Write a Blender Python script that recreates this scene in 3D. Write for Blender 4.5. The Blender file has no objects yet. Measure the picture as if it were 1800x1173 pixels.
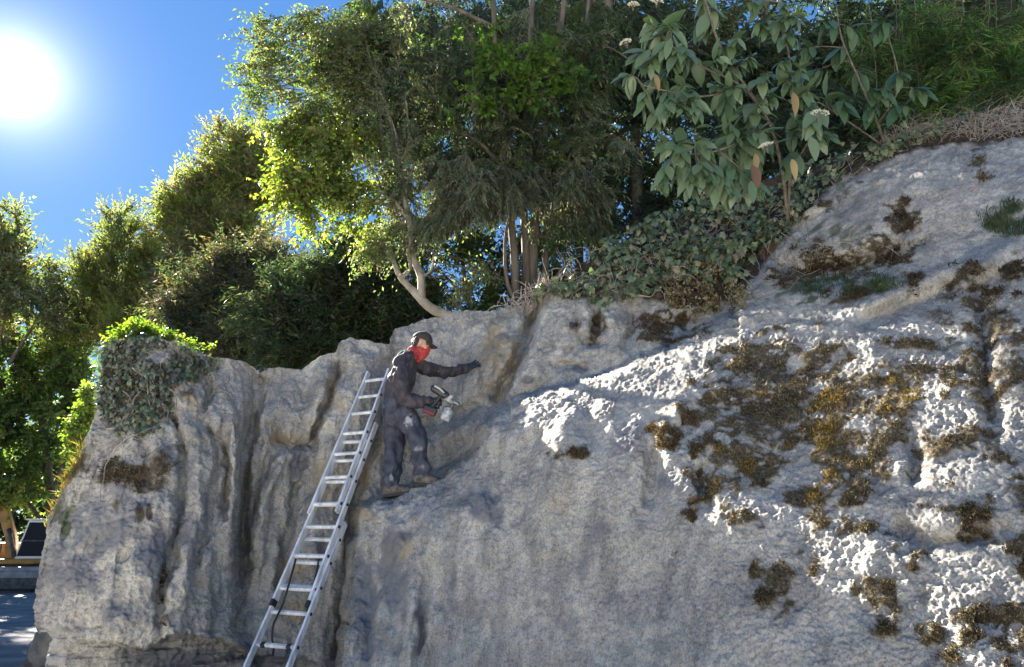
import bpy, math, random
import numpy as np
from mathutils import Vector, Matrix

# ------------------------------------------------------------------ camera, sky, sun
SC = bpy.context.scene
COL = SC.collection
F = 1300.0
PITCH = math.radians(16.44)
CP, SP = math.cos(PITCH), math.sin(PITCH)
CAMZ = 1.6
cam_d = bpy.data.cameras.new('camera'); cam = bpy.data.objects.new('camera', cam_d); COL.objects.link(cam)
cam_d.sensor_width = 36; cam_d.lens = 26; cam_d.clip_end = 2000; cam_d.clip_start = 0.05
cam.location = (0, 0, CAMZ); cam.rotation_euler = (math.pi/2 + PITCH, 0, 0)
SC.camera = cam

def ray(u, v):
    a = (u-900.0)/F; b = (586.5-v)/F
    return np.array([a, CP-b*SP, SP+b*CP])
SUN = ray(22, 137); SUN /= np.linalg.norm(SUN)
SUN_EL = math.asin(SUN[2]); SUN_AZ = math.atan2(SUN[0], SUN[1])

SC.view_settings.view_transform = 'Standard'
SC.view_settings.look = 'None'
SC.view_settings.gamma = 1.0
SC.view_settings.use_curve_mapping = False
SC.view_settings.exposure = 4.3

W = bpy.data.worlds.new('World'); SC.world = W; W.use_nodes = True
nt = W.node_tree; nt.nodes.clear()
def wn(t, **k):
    n = nt.nodes.new(t)
    for a, b in k.items(): setattr(n, a, b)
    return n
sky = wn('ShaderNodeTexSky'); sky.sky_type = 'NISHITA'; sky.sun_disc = False
sky.sun_elevation = SUN_EL; sky.sun_rotation = SUN_AZ
sky.air_density = 1.0; sky.dust_density = 0.0; sky.ozone_density = 4.0
hs = wn('ShaderNodeHueSaturation'); hs.inputs['Saturation'].default_value = 2.0; hs.inputs['Value'].default_value = 0.72; hs.inputs['Hue'].default_value = 0.517
bg = wn('ShaderNodeBackground'); bg.inputs['Strength'].default_value = 0.05
# oversized white sun disc and glow, painting lens glare into the sky at infinity
tc = wn('ShaderNodeTexCoord')
dt = wn('ShaderNodeVectorMath', operation='DOT_PRODUCT'); dt.inputs[1].default_value = tuple(SUN)
ac = wn('ShaderNodeMath', operation='ARCCOSINE')
core = wn('ShaderNodeMapRange', interpolation_type='SMOOTHSTEP')
core.inputs[1].default_value = math.radians(2.2); core.inputs[2].default_value = math.radians(0.7)
core.inputs[3].default_value = 0.0; core.inputs[4].default_value = 1.6
def expo(scale_deg, amp):
    m = wn('ShaderNodeMath', operation='MULTIPLY'); m.inputs[1].default_value = -1/math.radians(scale_deg)
    e = wn('ShaderNodeMath', operation='EXPONENT')
    k = wn('ShaderNodeMath', operation='MULTIPLY'); k.inputs[1].default_value = amp
    nt.links.new(ac.outputs[0], m.inputs[0]); nt.links.new(m.outputs[0], e.inputs[0]); nt.links.new(e.outputs[0], k.inputs[0])
    return k
e1 = expo(1.6, 0.16); e2 = expo(10.0, 0.007)
ad = wn('ShaderNodeMath', operation='ADD'); ad2 = wn('ShaderNodeMath', operation='ADD')
bg2 = wn('ShaderNodeBackground'); bg2.inputs['Color'].default_value = (1.0, 0.98, 0.95, 1)
addsh = wn('ShaderNodeAddShader'); out = wn('ShaderNodeOutputWorld')
L = nt.links.new
k1 = wn('ShaderNodeVectorMath', operation='SCALE'); k1.inputs['Scale'].default_value = 0.10
gm = wn('ShaderNodeGamma'); gm.inputs['Gamma'].default_value = 0.42
k2 = wn('ShaderNodeVectorMath', operation='SCALE'); k2.inputs['Scale'].default_value = 1.68
L(sky.outputs[0], k1.inputs[0]); L(k1.outputs[0], gm.inputs['Color']); L(gm.outputs[0], k2.inputs[0]); L(k2.outputs[0], hs.inputs['Color']); L(hs.outputs[0], bg.inputs['Color'])
L(tc.outputs['Generated'], dt.inputs[0]); L(dt.outputs['Value'], ac.inputs[0]); L(ac.outputs[0], core.inputs[0])
L(e1.outputs[0], ad.inputs[0]); L(e2.outputs[0], ad.inputs[1]); L(core.outputs[0], ad2.inputs[0]); L(ad.outputs[0], ad2.inputs[1])
L(ad2.outputs[0], bg2.inputs['Strength']); L(bg.outputs[0], addsh.inputs[0]); L(bg2.outputs[0], addsh.inputs[1]); L(addsh.outputs[0], out.inputs[0])

sl = bpy.data.lights.new('sun', 'SUN'); sl.energy = 2.0; sl.angle = math.radians(0.6); sl.color = (1.0, 0.93, 0.82)
so = bpy.data.objects.new('sun', sl); COL.objects.link(so)
so.rotation_euler = Vector(SUN).to_track_quat('Z', 'Y').to_euler(); so.location = (-20, 30, 30)

# ------------------------------------------------------------------ helpers
RNG = np.random.default_rng(7)
random.seed(7)

def P(u, v, Y):
    u = np.asarray(u, float); v = np.asarray(v, float); Y = np.asarray(Y, float)
    a = (u-900.0)/F; b = (586.5-v)/F
    dy = CP-b*SP; dz = SP+b*CP
    return np.stack(np.broadcast_arrays(a*Y/dy, Y, CAMZ+dz*Y/dy), -1)
def px(p):
    p = np.asarray(p, float)
    x = p[..., 0]; y = p[..., 1]; z = p[..., 2]-CAMZ
    d = y*CP+z*SP; up = -y*SP+z*CP
    d = np.maximum(d, 1e-3)
    return 900+F*x/d, 586.5-F*up/d
def V3(u, v, Y): return Vector(P(u, v, Y))

def sstep(a, b, x):
    t = np.clip((x-a)/(b-a), 0, 1); return t*t*(3-2*t)

def _hash(ix, iy, iz, seed):
    h = (ix.astype(np.uint32)*np.uint32(374761393) + iy.astype(np.uint32)*np.uint32(668265263)
         + iz.astype(np.uint32)*np.uint32(2147483647) + np.uint32((seed*974634777) & 0xffffffff))
    h = (h ^ (h >> np.uint32(13)))*np.uint32(1274126177)
    h = h ^ (h >> np.uint32(16)); h = h*np.uint32(2246822519); h = h ^ (h >> np.uint32(15))
    return h
def _h01(ix, iy, iz, seed): return (_hash(ix, iy, iz, seed) & np.uint32(0xffffff)).astype(np.float32)/np.float32(0xffffff)
_ROT = [np.array(Matrix.Rotation(.7+k, 3, Vector((.3+k*.5, 1-k*.3, .6))), np.float32) for k in range(3)]
def noise(p, s, seed=0):
    q = np.asarray(p, np.float32)*np.float32(1) if np.isscalar(s) and s == 1 else np.asarray(p, np.float32)*np.asarray(s, np.float32)
    if q.ndim > 1: q = q@_ROT[seed % 3]
    i = np.floor(q).astype(np.int32); f = (q-i).astype(np.float32); f = f*f*f*(f*(f*6-15)+10)
    r = 0
    for dx in (0, 1):
        wx = f[..., 0] if dx else 1-f[..., 0]
        for dy in (0, 1):
            wy = f[..., 1] if dy else 1-f[..., 1]
            for dz in (0, 1):
                wz = f[..., 2] if dz else 1-f[..., 2]
                r = r + wx*wy*wz*_h01(i[..., 0]+dx, i[..., 1]+dy, i[..., 2]+dz, seed)
    return r*2-1
def fbm(p, s, oct=4, seed=0, gain=0.5):
    r = 0; a = 1.0; s = np.asarray(s, float)
    for k in range(oct):
        r = r+a*noise(p, s, seed+k*17); a *= gain; s = s*2.03
    return r
def worley(p, s, seed=0):
    q = np.asarray(p, np.float32)*np.asarray(s, np.float32)
    i = np.floor(q).astype(np.int32); f = (q-i).astype(np.float32)
    best = np.full(q.shape[:-1], 9.0, np.float32)
    for dx in (-1, 0, 1):
        for dy in (-1, 0, 1):
            for dz in (-1, 0, 1):
                cx, cy, cz = i[..., 0]+dx, i[..., 1]+dy, i[..., 2]+dz
                d = (dx+_h01(cx, cy, cz, seed)-f[..., 0])**2+(dy+_h01(cx, cy, cz, seed+1)-f[..., 1])**2+(dz+_h01(cx, cy, cz, seed+2)-f[..., 2])**2
                best = np.minimum(best, d)
    return np.sqrt(best)

class Buf:
    def __init__(s): s.V = []; s.Q = []; s.T = []; s.C = []; s.n = 0
    def add(s, V, Q=None, T=None, C=None):
        V = np.asarray(V, float).reshape(-1, 3)
        if Q is not None: s.Q.append(np.asarray(Q, int).reshape(-1, 4)+s.n)
        if T is not None: s.T.append(np.asarray(T, int).reshape(-1, 3)+s.n)
        if C is not None: s.C.append(np.broadcast_to(np.asarray(C, float), (len(V), 3)))
        s.V.append(V); s.n += len(V); return s
    def build(s, name, mat, parent=None, smooth=False):
        V = np.concatenate(s.V) if s.V else np.zeros((0, 3))
        Q = np.concatenate(s.Q) if s.Q else np.zeros((0, 4), int)
        T = np.concatenate(s.T) if s.T else np.zeros((0, 3), int)
        C = np.concatenate(s.C) if s.C else None
        return mk(name, V, Q, T, mat, parent, C, smooth)
def mk(name, V, Q, T, mat, parent=None, C=None, smooth=False, attrs=None):
    me = bpy.data.meshes.new(name)
    me.vertices.add(len(V)); me.vertices.foreach_set('co', np.asarray(V, np.float32).ravel())
    nl = len(Q)*4+len(T)*3; me.loops.add(nl)
    me.loops.foreach_set('vertex_index', np.concatenate([np.asarray(Q).ravel(), np.asarray(T).ravel()]).astype(np.int32))
    me.polygons.add(len(Q)+len(T))
    st = np.concatenate([np.arange(len(Q))*4, len(Q)*4+np.arange(len(T))*3]).astype(np.int32)
    me.polygons.foreach_set('loop_start', st)
    me.polygons.foreach_set('use_smooth', np.full(len(Q)+len(T), bool(smooth)))
    if C is not None:
        a = me.attributes.new('tint', 'FLOAT_COLOR', 'POINT')
        cc = np.ones((len(V), 4), np.float32); cc[:, :3] = C; a.data.foreach_set('color', cc.ravel())
    for k, val in (attrs or {}).items():
        a = me.attributes.new(k, 'FLOAT', 'POINT'); a.data.foreach_set('value', np.asarray(val, np.float32).ravel())
    me.update(calc_edges=True)
    if mat: me.materials.append(mat)
    o = bpy.data.objects.new(name, me); COL.objects.link(o)
    if parent: o.parent = parent
    return o
def tag(o, label=None, cat=None, group=None, kind=None):
    for k, val in (('label', label), ('category', cat), ('group', group), ('kind', kind)):
        if val: o[k] = val
    return o
def empty(name, loc=(0, 0, 0), rz=0.0):
    o = bpy.data.objects.new(name, None); COL.objects.link(o); o.location = loc; o.rotation_euler = (0, 0, rz); o.empty_display_size = 0.1
    return o
def keep(o, parent):   # parent an object built in world coordinates under a thing standing elsewhere
    o.parent = parent; o.matrix_parent_inverse = Matrix.LocRotScale(parent.location, parent.rotation_euler, parent.scale).inverted(); return o

def tube(pts, rad, sides=6, cap=True):
    pts = np.asarray(pts, float); n = len(pts); rad = np.broadcast_to(np.asarray(rad, float), (n,))
    d = np.gradient(pts, axis=0); d /= np.linalg.norm(d, axis=1)[:, None]+1e-9
    ref = np.array([0, 0, 1.0]) if abs(d[:, 2]).mean() < 0.8 else np.array([1.0, 0, 0])
    a = np.cross(d, ref); a /= np.linalg.norm(a, axis=1)[:, None]+1e-9
    b = np.cross(d, a)
    th = np.arange(sides)*2*np.pi/sides
    V = pts[:, None, :]+rad[:, None, None]*(a[:, None, :]*np.cos(th)[None, :, None]+b[:, None, :]*np.sin(th)[None, :, None])
    i = np.arange(n-1)[:, None]*sides; j = np.arange(sides)[None, :]; k = (j+1) % sides
    Q = np.stack([i+j, i+k, i+sides+k, i+sides+j], -1).reshape(-1, 4)
    V = V.reshape(-1, 3); T = np.zeros((0, 3), int)
    if cap:
        c0 = len(V); V = np.concatenate([V, pts[:1], pts[-1:]])
        jj = np.arange(sides); kk = (jj+1) % sides
        T = np.concatenate([np.stack([kk, jj, np.full(sides, c0)], -1), np.stack([(n-1)*sides+jj, (n-1)*sides+kk, np.full(sides, c0+1)], -1)])
    return V, Q, T
def smoothline(pts, n):
    pts = np.asarray(pts, float)
    t = np.linspace(0, len(pts)-1, n); i = np.clip(t.astype(int), 0, len(pts)-2); f = (t-i)[:, None]
    p0 = pts[np.clip(i-1, 0, len(pts)-1)]; p1 = pts[i]; p2 = pts[i+1]; p3 = pts[np.clip(i+2, 0, len(pts)-1)]
    return 0.5*((2*p1)+(-p0+p2)*f+(2*p0-5*p1+4*p2-p3)*f**2+(-p0+3*p1-3*p2+p3)*f**3)

# ------------------------------------------------------------------ materials
def mat(name, col=(.5, .5, .5), rough=.6, metal=0.0, spec=0.5):
    m = bpy.data.materials.new(name); m.use_nodes = True
    b = m.node_tree.nodes['Principled BSDF']
    b.inputs['Base Color'].default_value = (*col, 1); b.inputs['Roughness'].default_value = rough
    b.inputs['Metallic'].default_value = metal; b.inputs['Specular IOR Level'].default_value = spec
    return m
def nodes(m): return m.node_tree.nodes, m.node_tree.links, m.node_tree.nodes['Principled BSDF']
def noisy(m, c1, c2, scale=8.0, detail=6.0, lo=0.35, hi=0.65, bump=0.0, bscale=40.0, bdist=0.01, stretch=None):
    N, Lk, b = nodes(m)
    t = N.new('ShaderNodeTexCoord'); mp = N.new('ShaderNodeMapping'); Lk.new(t.outputs['Object'], mp.inputs[0])
    if stretch: mp.inputs['Scale'].default_value = stretch
    n = N.new('ShaderNodeTexNoise'); n.inputs['Scale'].default_value = scale; n.inputs['Detail'].default_value = detail
    Lk.new(mp.outputs[0], n.inputs['Vector'])
    r = N.new('ShaderNodeValToRGB'); r.color_ramp.elements[0].position = lo; r.color_ramp.elements[1].position = hi
    r.color_ramp.elements[0].color = (*c1, 1); r.color_ramp.elements[1].color = (*c2, 1)
    Lk.new(n.outputs[0], r.inputs[0]); Lk.new(r.outputs[0], b.inputs['Base Color'])
    if bump:
        n2 = N.new('ShaderNodeTexNoise'); n2.inputs['Scale'].default_value = bscale; n2.inputs['Detail'].default_value = 5
        Lk.new(mp.outputs[0], n2.inputs['Vector'])
        bp = N.new('ShaderNodeBump'); bp.inputs['Strength'].default_value = bump; bp.inputs['Distance'].default_value = bdist
        Lk.new(n2.outputs[0], bp.inputs['Height']); Lk.new(bp.outputs[0], b.inputs['Normal'])
    return m
def leafmat(name, trans=0.5, tgain=(1.8, 1.95, 0.75), rough=0.5, spec=0.35, flat=None):
    m = bpy.data.materials.new(name); m.use_nodes = True
    N, Lk, b = nodes(m); o = N['Material Output']
    b.inputs['Roughness'].default_value = rough; b.inputs['Specular IOR Level'].default_value = spec
    if flat is None:
        a = N.new('ShaderNodeAttribute'); a.attribute_name = 'tint'; src = a.outputs['Color']
    else:
        inf = N.new('ShaderNodeObjectInfo')
        r = N.new('ShaderNodeValToRGB'); els = r.color_ramp.elements
        els[0].position = 0.0; els[0].color = (*flat[0], 1); els[1].position = 1.0; els[1].color = (*flat[-1], 1)
        for k, c in enumerate(flat[1:-1]): e = els.new((k+1)/(len(flat)-1)); e.color = (*c, 1)
        Lk.new(inf.outputs['Random'], r.inputs[0]); src = r.outputs[0]
    Lk.new(src, b.inputs['Base Color'])
    g = N.new('ShaderNodeMix'); g.data_type = 'RGBA'; g.blend_type = 'MULTIPLY'; g.inputs[0].default_value = 1.0
    g.inputs[7].default_value = (*tgain, 1); g.clamp_result = False
    Lk.new(src, g.inputs[6])
    tr = N.new('ShaderNodeBsdfTranslucent'); Lk.new(g.outputs[2], tr.inputs['Color'])
    mx = N.new('ShaderNodeMixShader'); mx.inputs[0].default_value = trans
    Lk.new(b.outputs[0], mx.inputs[1]); Lk.new(tr.outputs[0], mx.inputs[2]); Lk.new(mx.outputs[0], o.inputs['Surface'])
    return m
M_LEAF = leafmat('leaf_broad'); M_FEATHER = leafmat('leaf_feathery', trans=.58, tgain=(1.75, 1.7, 1.0)); M_NEEDLE = leafmat('leaf_needle', trans=0.38, tgain=(1.7, 1.7, .9), rough=.6)
M_BARK = noisy(mat('bark', rough=.9), (.045, .038, .03), (.12, .10, .078), scale=9, bump=.8, bscale=30, stretch=(1, 1, .25))
M_PALEBARK = noisy(mat('pale_bark', rough=.9), (.11, .095, .072), (.30, .265, .21), scale=7, bump=.6, bscale=30, stretch=(1, 1, .4))
M_TWIG = mat('twig', (.10, .08, .06), .9)
# ------------------------------------------------------------------ the cliff
def tps(ctrl):
    c = np.array(ctrl, float); X = c[:, :2]/400.0; y = c[:, 2]
    def K(r2): return r2*np.log(r2+1e-9)*0.5
    n = len(c)
    A = np.zeros((n+3, n+3)); A[:n, :n] = K(((X[:, None]-X[None])**2).sum(-1))+np.eye(n)*2e-3
    A[:n, n] = 1; A[:n, n+1:] = X; A[n, :n] = 1; A[n+1:, :n] = X.T
    w = np.linalg.solve(A, np.concatenate([y, np.zeros(3)]))
    def f(u, v):
        u = np.asarray(u)/400.0; v = np.asarray(v)/400.0
        r = w[n]+w[n+1]*u+w[n+2]*v
        for k in range(n): r = r+w[k]*K((u-X[k, 0])**2+(v-X[k, 1])**2)
        return r
    return f
BACK = [(440,640,8.05),(440,850,7.95),(440,1000,7.9),(440,1173,7.8),(380,700,7.9),(350,1000,7.8),(490,655,8.3),(520,720,8.15),(520,900,8.1),(520,1100,7.95),(560,630,8.4),
 (600,640,8.3),(600,800,8.25),(600,1000,8.0),(640,600,8.45),(640,700,8.35),(640,850,8.35),(690,585,8.7),(720,570,9.0),(750,700,8.7),(800,545,9.1),(800,620,8.75),(850,560,8.9),
 (850,640,8.3),(900,600,8.3),(930,540,8.75),(890,700,8.15),(840,760,8.15),(750,790,8.5),(700,850,8.45),(650,880,8.3),(700,1100,8.2),(960,520,8.7),(930,640,8.0),(1000,540,8.35),
 (1000,650,7.8),(1080,520,8.3),(1100,600,7.75),(1150,610,7.55),(1200,560,7.8),(1290,500,8.0),(1000,470,9.0),(1100,420,9.0),(1200,430,8.6),(1200,360,9.2),(1300,330,8.9),(1400,420,7.9),(1400,300,8.6),
 (1500,270,8.2),(1600,235,8.0),(1800,190,7.6),(1800,1173,5),(1200,900,7),(1500,600,7),(200,800,7.8),(200,1173,7.6),(100,1000,8),(250,620,7.9),(1900,190,7.5)]
MASS = [(632,890,7.42),(690,880,7.5),(760,850,7.52),(620,1000,7.2),(610,1173,6.95),(650,1300,6.8),(700,1173,6.7),(700,1000,7.0),(780,900,7.0),(830,805,7.3),(850,745,7.1),(930,700,6.75),(900,850,6.45),(900,1000,6.25),(900,1173,6.05),
(1000,760,6.25),(1000,900,5.98),(1090,652,6.6),(1100,800,5.84),(1100,1000,5.6),(1100,1173,5.42),(1190,605,6.55),(1290,550,6.8),(1250,700,5.86),(1250,900,5.12),(1250,1173,4.74),
(1400,620,6.0),(1400,760,5.38),(1400,900,4.8),(1400,1173,4.34),(1500,560,6.0),(1500,700,5.32),(1600,900,4.42),(1600,760,4.85),(1600,1173,3.93),(1800,1173,3.62),(1800,900,4.1),(1800,700,4.6),(1800,560,5.1),
(1340,480,7.2),(1400,400,7.5),(1450,350,7.45),(1600,275,7.1),(1800,252,6.7),(1500,440,6.7),(1600,420,6.45),(1650,520,5.85),(1800,430,5.75),(2050,700,4.3),(2050,1173,3.45),(2050,300,6.0),(1800,1500,3.3),(1300,1500,4.4),(900,1500,5.8),(2050,1500,3.0),(2280,700,4.1),(2280,1173,3.3),(2280,300,5.8),(2280,1500,2.9)]
BLUFF = [(180,620,7.7),(250,610,7.35),(250,700,7.15),(250,800,6.95),(200,700,7.35),(150,800,7.25),(100,900,7.25),(70,960,7.3),(62,1090,7.25),(150,1000,6.95),(250,1000,6.8),(310,1000,6.95),
 (330,700,7.35),(340,830,7.2),(400,640,7.75),(410,760,7.6),(390,900,7.45),(390,1050,7.35),(320,1100,7.0),(200,1100,6.85),(100,1100,7.05),(430,1173,7.5),(250,1173,6.95),(80,1173,7.15),(250,1500,6.6)]
fB, fM, fL = tps(BACK), tps(MASS), tps(BLUFF)
MASS_POLY = [(560,1520),(596,1173),(606,1060),(618,960),(632,892),(660,878),(690,869),(725,852),(760,838),(825,803),(840,772),(850,745),(885,716),(930,697),(1000,676),(1080,650),(1140,625),(1190,603),(1240,574),(1290,545),(1335,480),(1380,420),(1450,345),(1500,312),(1600,272),(1700,258),(1800,248),(2200,238),(2200,1520)]
BLUFF_POLY = [(-200,1520),(-200,500),(180,500),(395,500),(438,640),(446,700),(438,800),(424,900),(424,1000),(420,1100),(470,1200),(470,1520)]
def seg_dist(u, v, pts, closed=False):
    best = np.full(np.shape(u), 1e9); tt = np.zeros(np.shape(u))
    pts = np.asarray(pts, float); m = len(pts)
    for k in range(m if closed else m-1):
        a = pts[k]; b = pts[(k+1) % m]; d = b-a; l2 = d@d+1e-9
        t = np.clip(((u-a[0])*d[0]+(v-a[1])*d[1])/l2, 0, 1)
        q = (u-a[0]-t*d[0])**2+(v-a[1]-t*d[1])**2
        w = q < best; best = np.where(w, q, best); tt = np.where(w, k+t, tt)
    return np.sqrt(best), tt/(m if closed else max(1, m-1))
def inside(u, v, poly):
    r = np.zeros(np.shape(u), bool); p = np.asarray(poly, float); m = len(p)
    for k in range(m):
        a = p[k]; b = p[(k+1) % m]
        c = ((a[1] > v) != (b[1] > v)) & (u < (b[0]-a[0])*(v-a[1])/(b[1]-a[1]+1e-12)+a[0])
        r ^= c
    return r
def sdist(u, v, poly):
    d, _ = seg_dist(u, v, poly, True); return np.where(inside(u, v, poly), d, -d)
# creases (+, deeper) and ribs (-, proud): polyline, metres, half width in px-equivalents, sharpness
FOLDS = [
 ([(445,645),(450,700),(440,760),(432,830),(428,930),(424,1000),(415,1050)], .24, 14, 2),
 ([(432,800),(428,900),(424,990)], .12, 9, 2),
 ([(300,720),(322,770),(320,830),(312,920),(300,990),(284,1050),(280,1120)], .16, 9, 2),
 ([(350,640),(368,690),(360,730),(352,740)], .10, 7, 2),
 ([(352,740),(380,775),(384,820),(376,850),(372,880)], .16, 8, 2),
 ([(372,880),(368,930),(350,990),(338,1050)], .10, 8, 2),
 ([(392,760),(398,830),(392,870),(396,910)], .18, 7, 2),
 ([(340,760),(352,830),(348,900),(336,980),(325,1060)], -.10, 14, 2),
 ([(410,720),(412,800),(408,880),(400,980)], -.12, 10, 2),
 ([(455,655),(462,672),(466,690)], .25, 8, 2),
 ([(530,650),(505,660),(470,690)], .05, 12, 2),
 ([(590,622),(592,655),(583,690),(566,725),(552,760),(548,790)], .30, 8, 2),
 ([(478,752),(490,775),(515,786),(540,780),(550,760)], .22, 8, 2),
 ([(478,800),(465,830),(450,870),(440,920)], .14, 8, 2),
 ([(512,785),(490,810),(470,860),(455,930),(450,1000)], -.14, 14, 2),
 ([(545,790),(530,830),(515,880),(500,960),(490,1050)], .16, 9, 2),
 ([(575,760),(570,850),(556,930),(545,1010)], -.10, 20, 2),
 ([(690,598),(684,650),(672,720),(650,810),(625,880),(614,950),(600,1060),(590,1170)], .17, 12, 2),
 ([(640,610),(640,700),(620,800)], -.16, 34, 2),
 ([(935,545),(925,600),(905,640),(880,690),(868,720)], .38, 11, 2),
 ([(925,580),(940,548),(960,520)], .30, 9, 2), ([(800,560),(808,600),(800,640)], .06, 8, 2), ([(855,560),(862,590),(885,625),(905,650)], .07, 5, 2), ([(1000,590),(1040,605),(1080,600)], .14, 9, 2), ([(1105,540),(1112,580),(1100,610)], .20, 10, 2),
 ([(880,575),(890,620),(880,660)], -.08, 20, 2),
 ([(700,760),(760,745),(820,725),(860,700)], .20, 14, 2),
 ([(970,640),(1000,640),(1035,645)], .16, 5, 2), ([(985,625),(1010,612),(1030,600)], .12, 5, 2),
 ([(1010,560),(1015,585)], .22, 9, 2), ([(1048,540),(1052,575),(1045,600)], .30, 10, 2), ([(1075,545),(1080,590)], -.14, 12, 2),
 ([(1125,560),(1165,575),(1215,565),(1250,545)], .28, 16, 2),
 # the big mass
 ([(640,905),(700,885),(770,850),(830,815)], -.05, 16, 2),
 ([(700,900),(690,980),(672,1060),(655,1173)], -.06, 22, 2),
 ([(735,990),(722,1060),(715,1173)], -.10, 14, 2), ([(757,1000),(745,1070),(735,1173)], .12, 12, 2),
 ([(660,1000),(650,1080),(640,1173)], .10, 16, 2),
 ([(860,760),(840,830),(835,900)], -.10, 16, 2), ([(885,800),(880,860),(872,900)], .12, 12, 2),
 ([(1000,720),(985,780),(975,850),(960,900)], -.10, 14, 2), ([(960,740),(930,800),(925,870)], .10, 16, 2),
 ([(1030,700),(1040,760),(1060,800)], .07, 18, 2),
 ([(1145,770),(1150,830),(1140,900)], .14, 16, 2), ([(1215,690),(1175,740),(1160,790)], -.14, 15, 2),
 ([(1240,800),(1232,850),(1240,890)], .12, 12, 2),
 ([(1350,470),(1420,480),(1500,470),(1560,455),(1600,420)], .35, 22, 2),
 ([(1590,360),(1580,400)], .18, 14, 2), ([(1400,500),(1460,470)], .18, 12, 2),
 ([(1500,545),(1600,505),(1700,460),(1800,425)], -.10, 16, 2), ([(1500,575),(1620,530),(1700,500)], .12, 16, 2),
 ([(1700,490),(1720,470),(1770,450)], -.18, 16, 2), ([(1720,510),(1730,590),(1735,680),(1745,760)], .14, 16, 2),
 ([(1590,760),(1610,820),(1600,870)], .10, 16, 2), ([(1560,920),(1640,960),(1760,940)], .12, 18, 2),
 ([(1420,760),(1450,830),(1500,860)], -.06, 30, 2), ([(1290,640),(1400,660),(1500,640)], .08, 26, 2),
]
SKY_U = [40,60,180,220,270,330,370,400,420,438,448,456,470,490,510,530,548,562,578,590,596,602,615,640,665,683,688,694,720,745,770,800,830,860,900,930,945,1000,1100,1200,1300,1400,1500,1600,1700,1800,1900,2100]
SKY_V = [640,630,612,598,592,610,628,630,634,641,652,657,648,646,648,650,636,627,622,620,604,598,595,597,602,606,592,578,571,562,557,546,546,546,540,533,515,478,420,370,330,300,268,236,214,190,180,165]
NU, NV = 1030, 560
UR = 2280.0
tv = np.concatenate([np.linspace(0, .75, NV-34, endpoint=False), np.linspace(.75, 1, 34)])
tv = tv/1.0
s_ = np.concatenate([np.linspace(0, .795, NU-46, endpoint=False), np.linspace(.795, 1, 46)])
LV = [560,620,700,740,790,860,900,960,1000,1060,1085,1094,1100,1112,1130,1173,1300,1600]
LU = [175,180,172,160,138,100,84,70,66,60,60,64,82,94,84,78,60,40]
VB = 1560.0
vL = 600+(VB-600)*tv
uLc = np.interp(vL, LV, LU)
GU = uLc[:, None]*(1-s_)[None]+UR*s_[None]
vt = np.interp(GU, SKY_U, SKY_V)
GV = vt+(VB-vt)*tv[:, None]
def base_depth(u, v):
    yb, ym, yl = fB(u, v), fM(u, v), fL(u, v)
    wob = 5*noise(np.stack([u/25, v/25, u*0], -1), 1, 3)
    dm = sdist(u, v, MASS_POLY)+wob; dl = sdist(u, v, BLUFF_POLY)+wob*.8
    wid = 9+60*sstep(1250, 1360, u)*sstep(600, 520, v)
    # the mass rounds off towards its own edge
    rim = np.exp(-np.clip(dm, 0, None)/58.0)*np.where(u < 1300, 1, 0)*sstep(800, 900, u)
    ym = ym+0.55*rim*rim
    rim = np.exp(-np.clip(dm, 0, None)/26.0)*np.where(u < 900, 1, 0)
    ym = ym+0.25*rim*rim
    y = yb+(ym-yb)*sstep(-wid, wid, dm)*(ym < yb+.4)
    rimL = np.exp(-np.clip(dl, 0, None)/18.0)
    y = y+(yl+0.25*rimL*rimL-y)*sstep(-10, 6, dl)
    return y, dm, dl
Y0, DM, DL = base_depth(GU, GV)
for pts, amp, wdt, pw in FOLDS:
    p = np.asarray(pts, float); m = (GU > p[:, 0].min()-4*wdt) & (GU < p[:, 0].max()+4*wdt) & (GV > p[:, 1].min()-4*wdt) & (GV < p[:, 1].max()+4*wdt)
    if not m.any(): continue
    uu, vv = GU[m], GV[m]
    jit = 4.5*noise(np.stack([uu/16, vv/22, uu*0], -1), 1, 5)
    d, t = seg_dist(uu+jit, vv, p)
    # folds die away at their two ends
    end = np.minimum(np.hypot(uu-p[0, 0], vv-p[0, 1]), np.hypot(uu-p[-1, 0], vv-p[-1, 1]))
    prof = np.exp(-(d/wdt)**2)*(.35+.65*sstep(0, 30, end))
    Y0[m] += amp*prof
# undercut foot of the bluff: a band of darker layered rock set back under a lip
lip = np.interp(GU, [40,62,95,125,190,260,300,330,400,430,480,560,640], [1094,1094,1100,1120,1126,1132,1116,1112,1126,1140,1150,1160,1400])
lip = lip+4*noise(np.stack([GU/18, GU*0, GU*0], -1), 1, 9)
und = sstep(0, 9, GV-lip)*sstep(640, 540, GU)
Y0 += und*np.interp(GU, [60,120,190,260,330,450,560], [.05,.12,.22,.42,.5,.38,.1])
BASEP = P(GU, GV, Y0)
# broad lumps, carried along the view-facing direction
bl = (0.10*fbm(BASEP, 1.1, 3, 21)+0.045*fbm(BASEP, 3.2, 3, 22))*(1-.6*sstep(0, 60, DM)*sstep(900, 1050, GU))
flow = 0.060*fbm(BASEP, (5.0, 5.0, .8), 3, 23, .42)
leftness = sstep(1000, 640, GU)*sstep(560, 640, GV)
strata = und*0.05*fbm(BASEP, (1.2, 1.2, 14), 3, 24)
Y1 = Y0+bl+flow*(.25+.75*leftness)*(1-.6*und)+strata
Pw = P(GU, GV, Y1)
def grid_normals(G):
    a = np.gradient(G, axis=1); b = np.gradient(G, axis=0)
    n = np.cross(a, b); n /= np.linalg.norm(n, axis=-1)[..., None]+1e-12
    return n
Nn = grid_normals(Pw)
if Nn[300, 600, 1] > 0: Nn = -Nn
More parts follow.
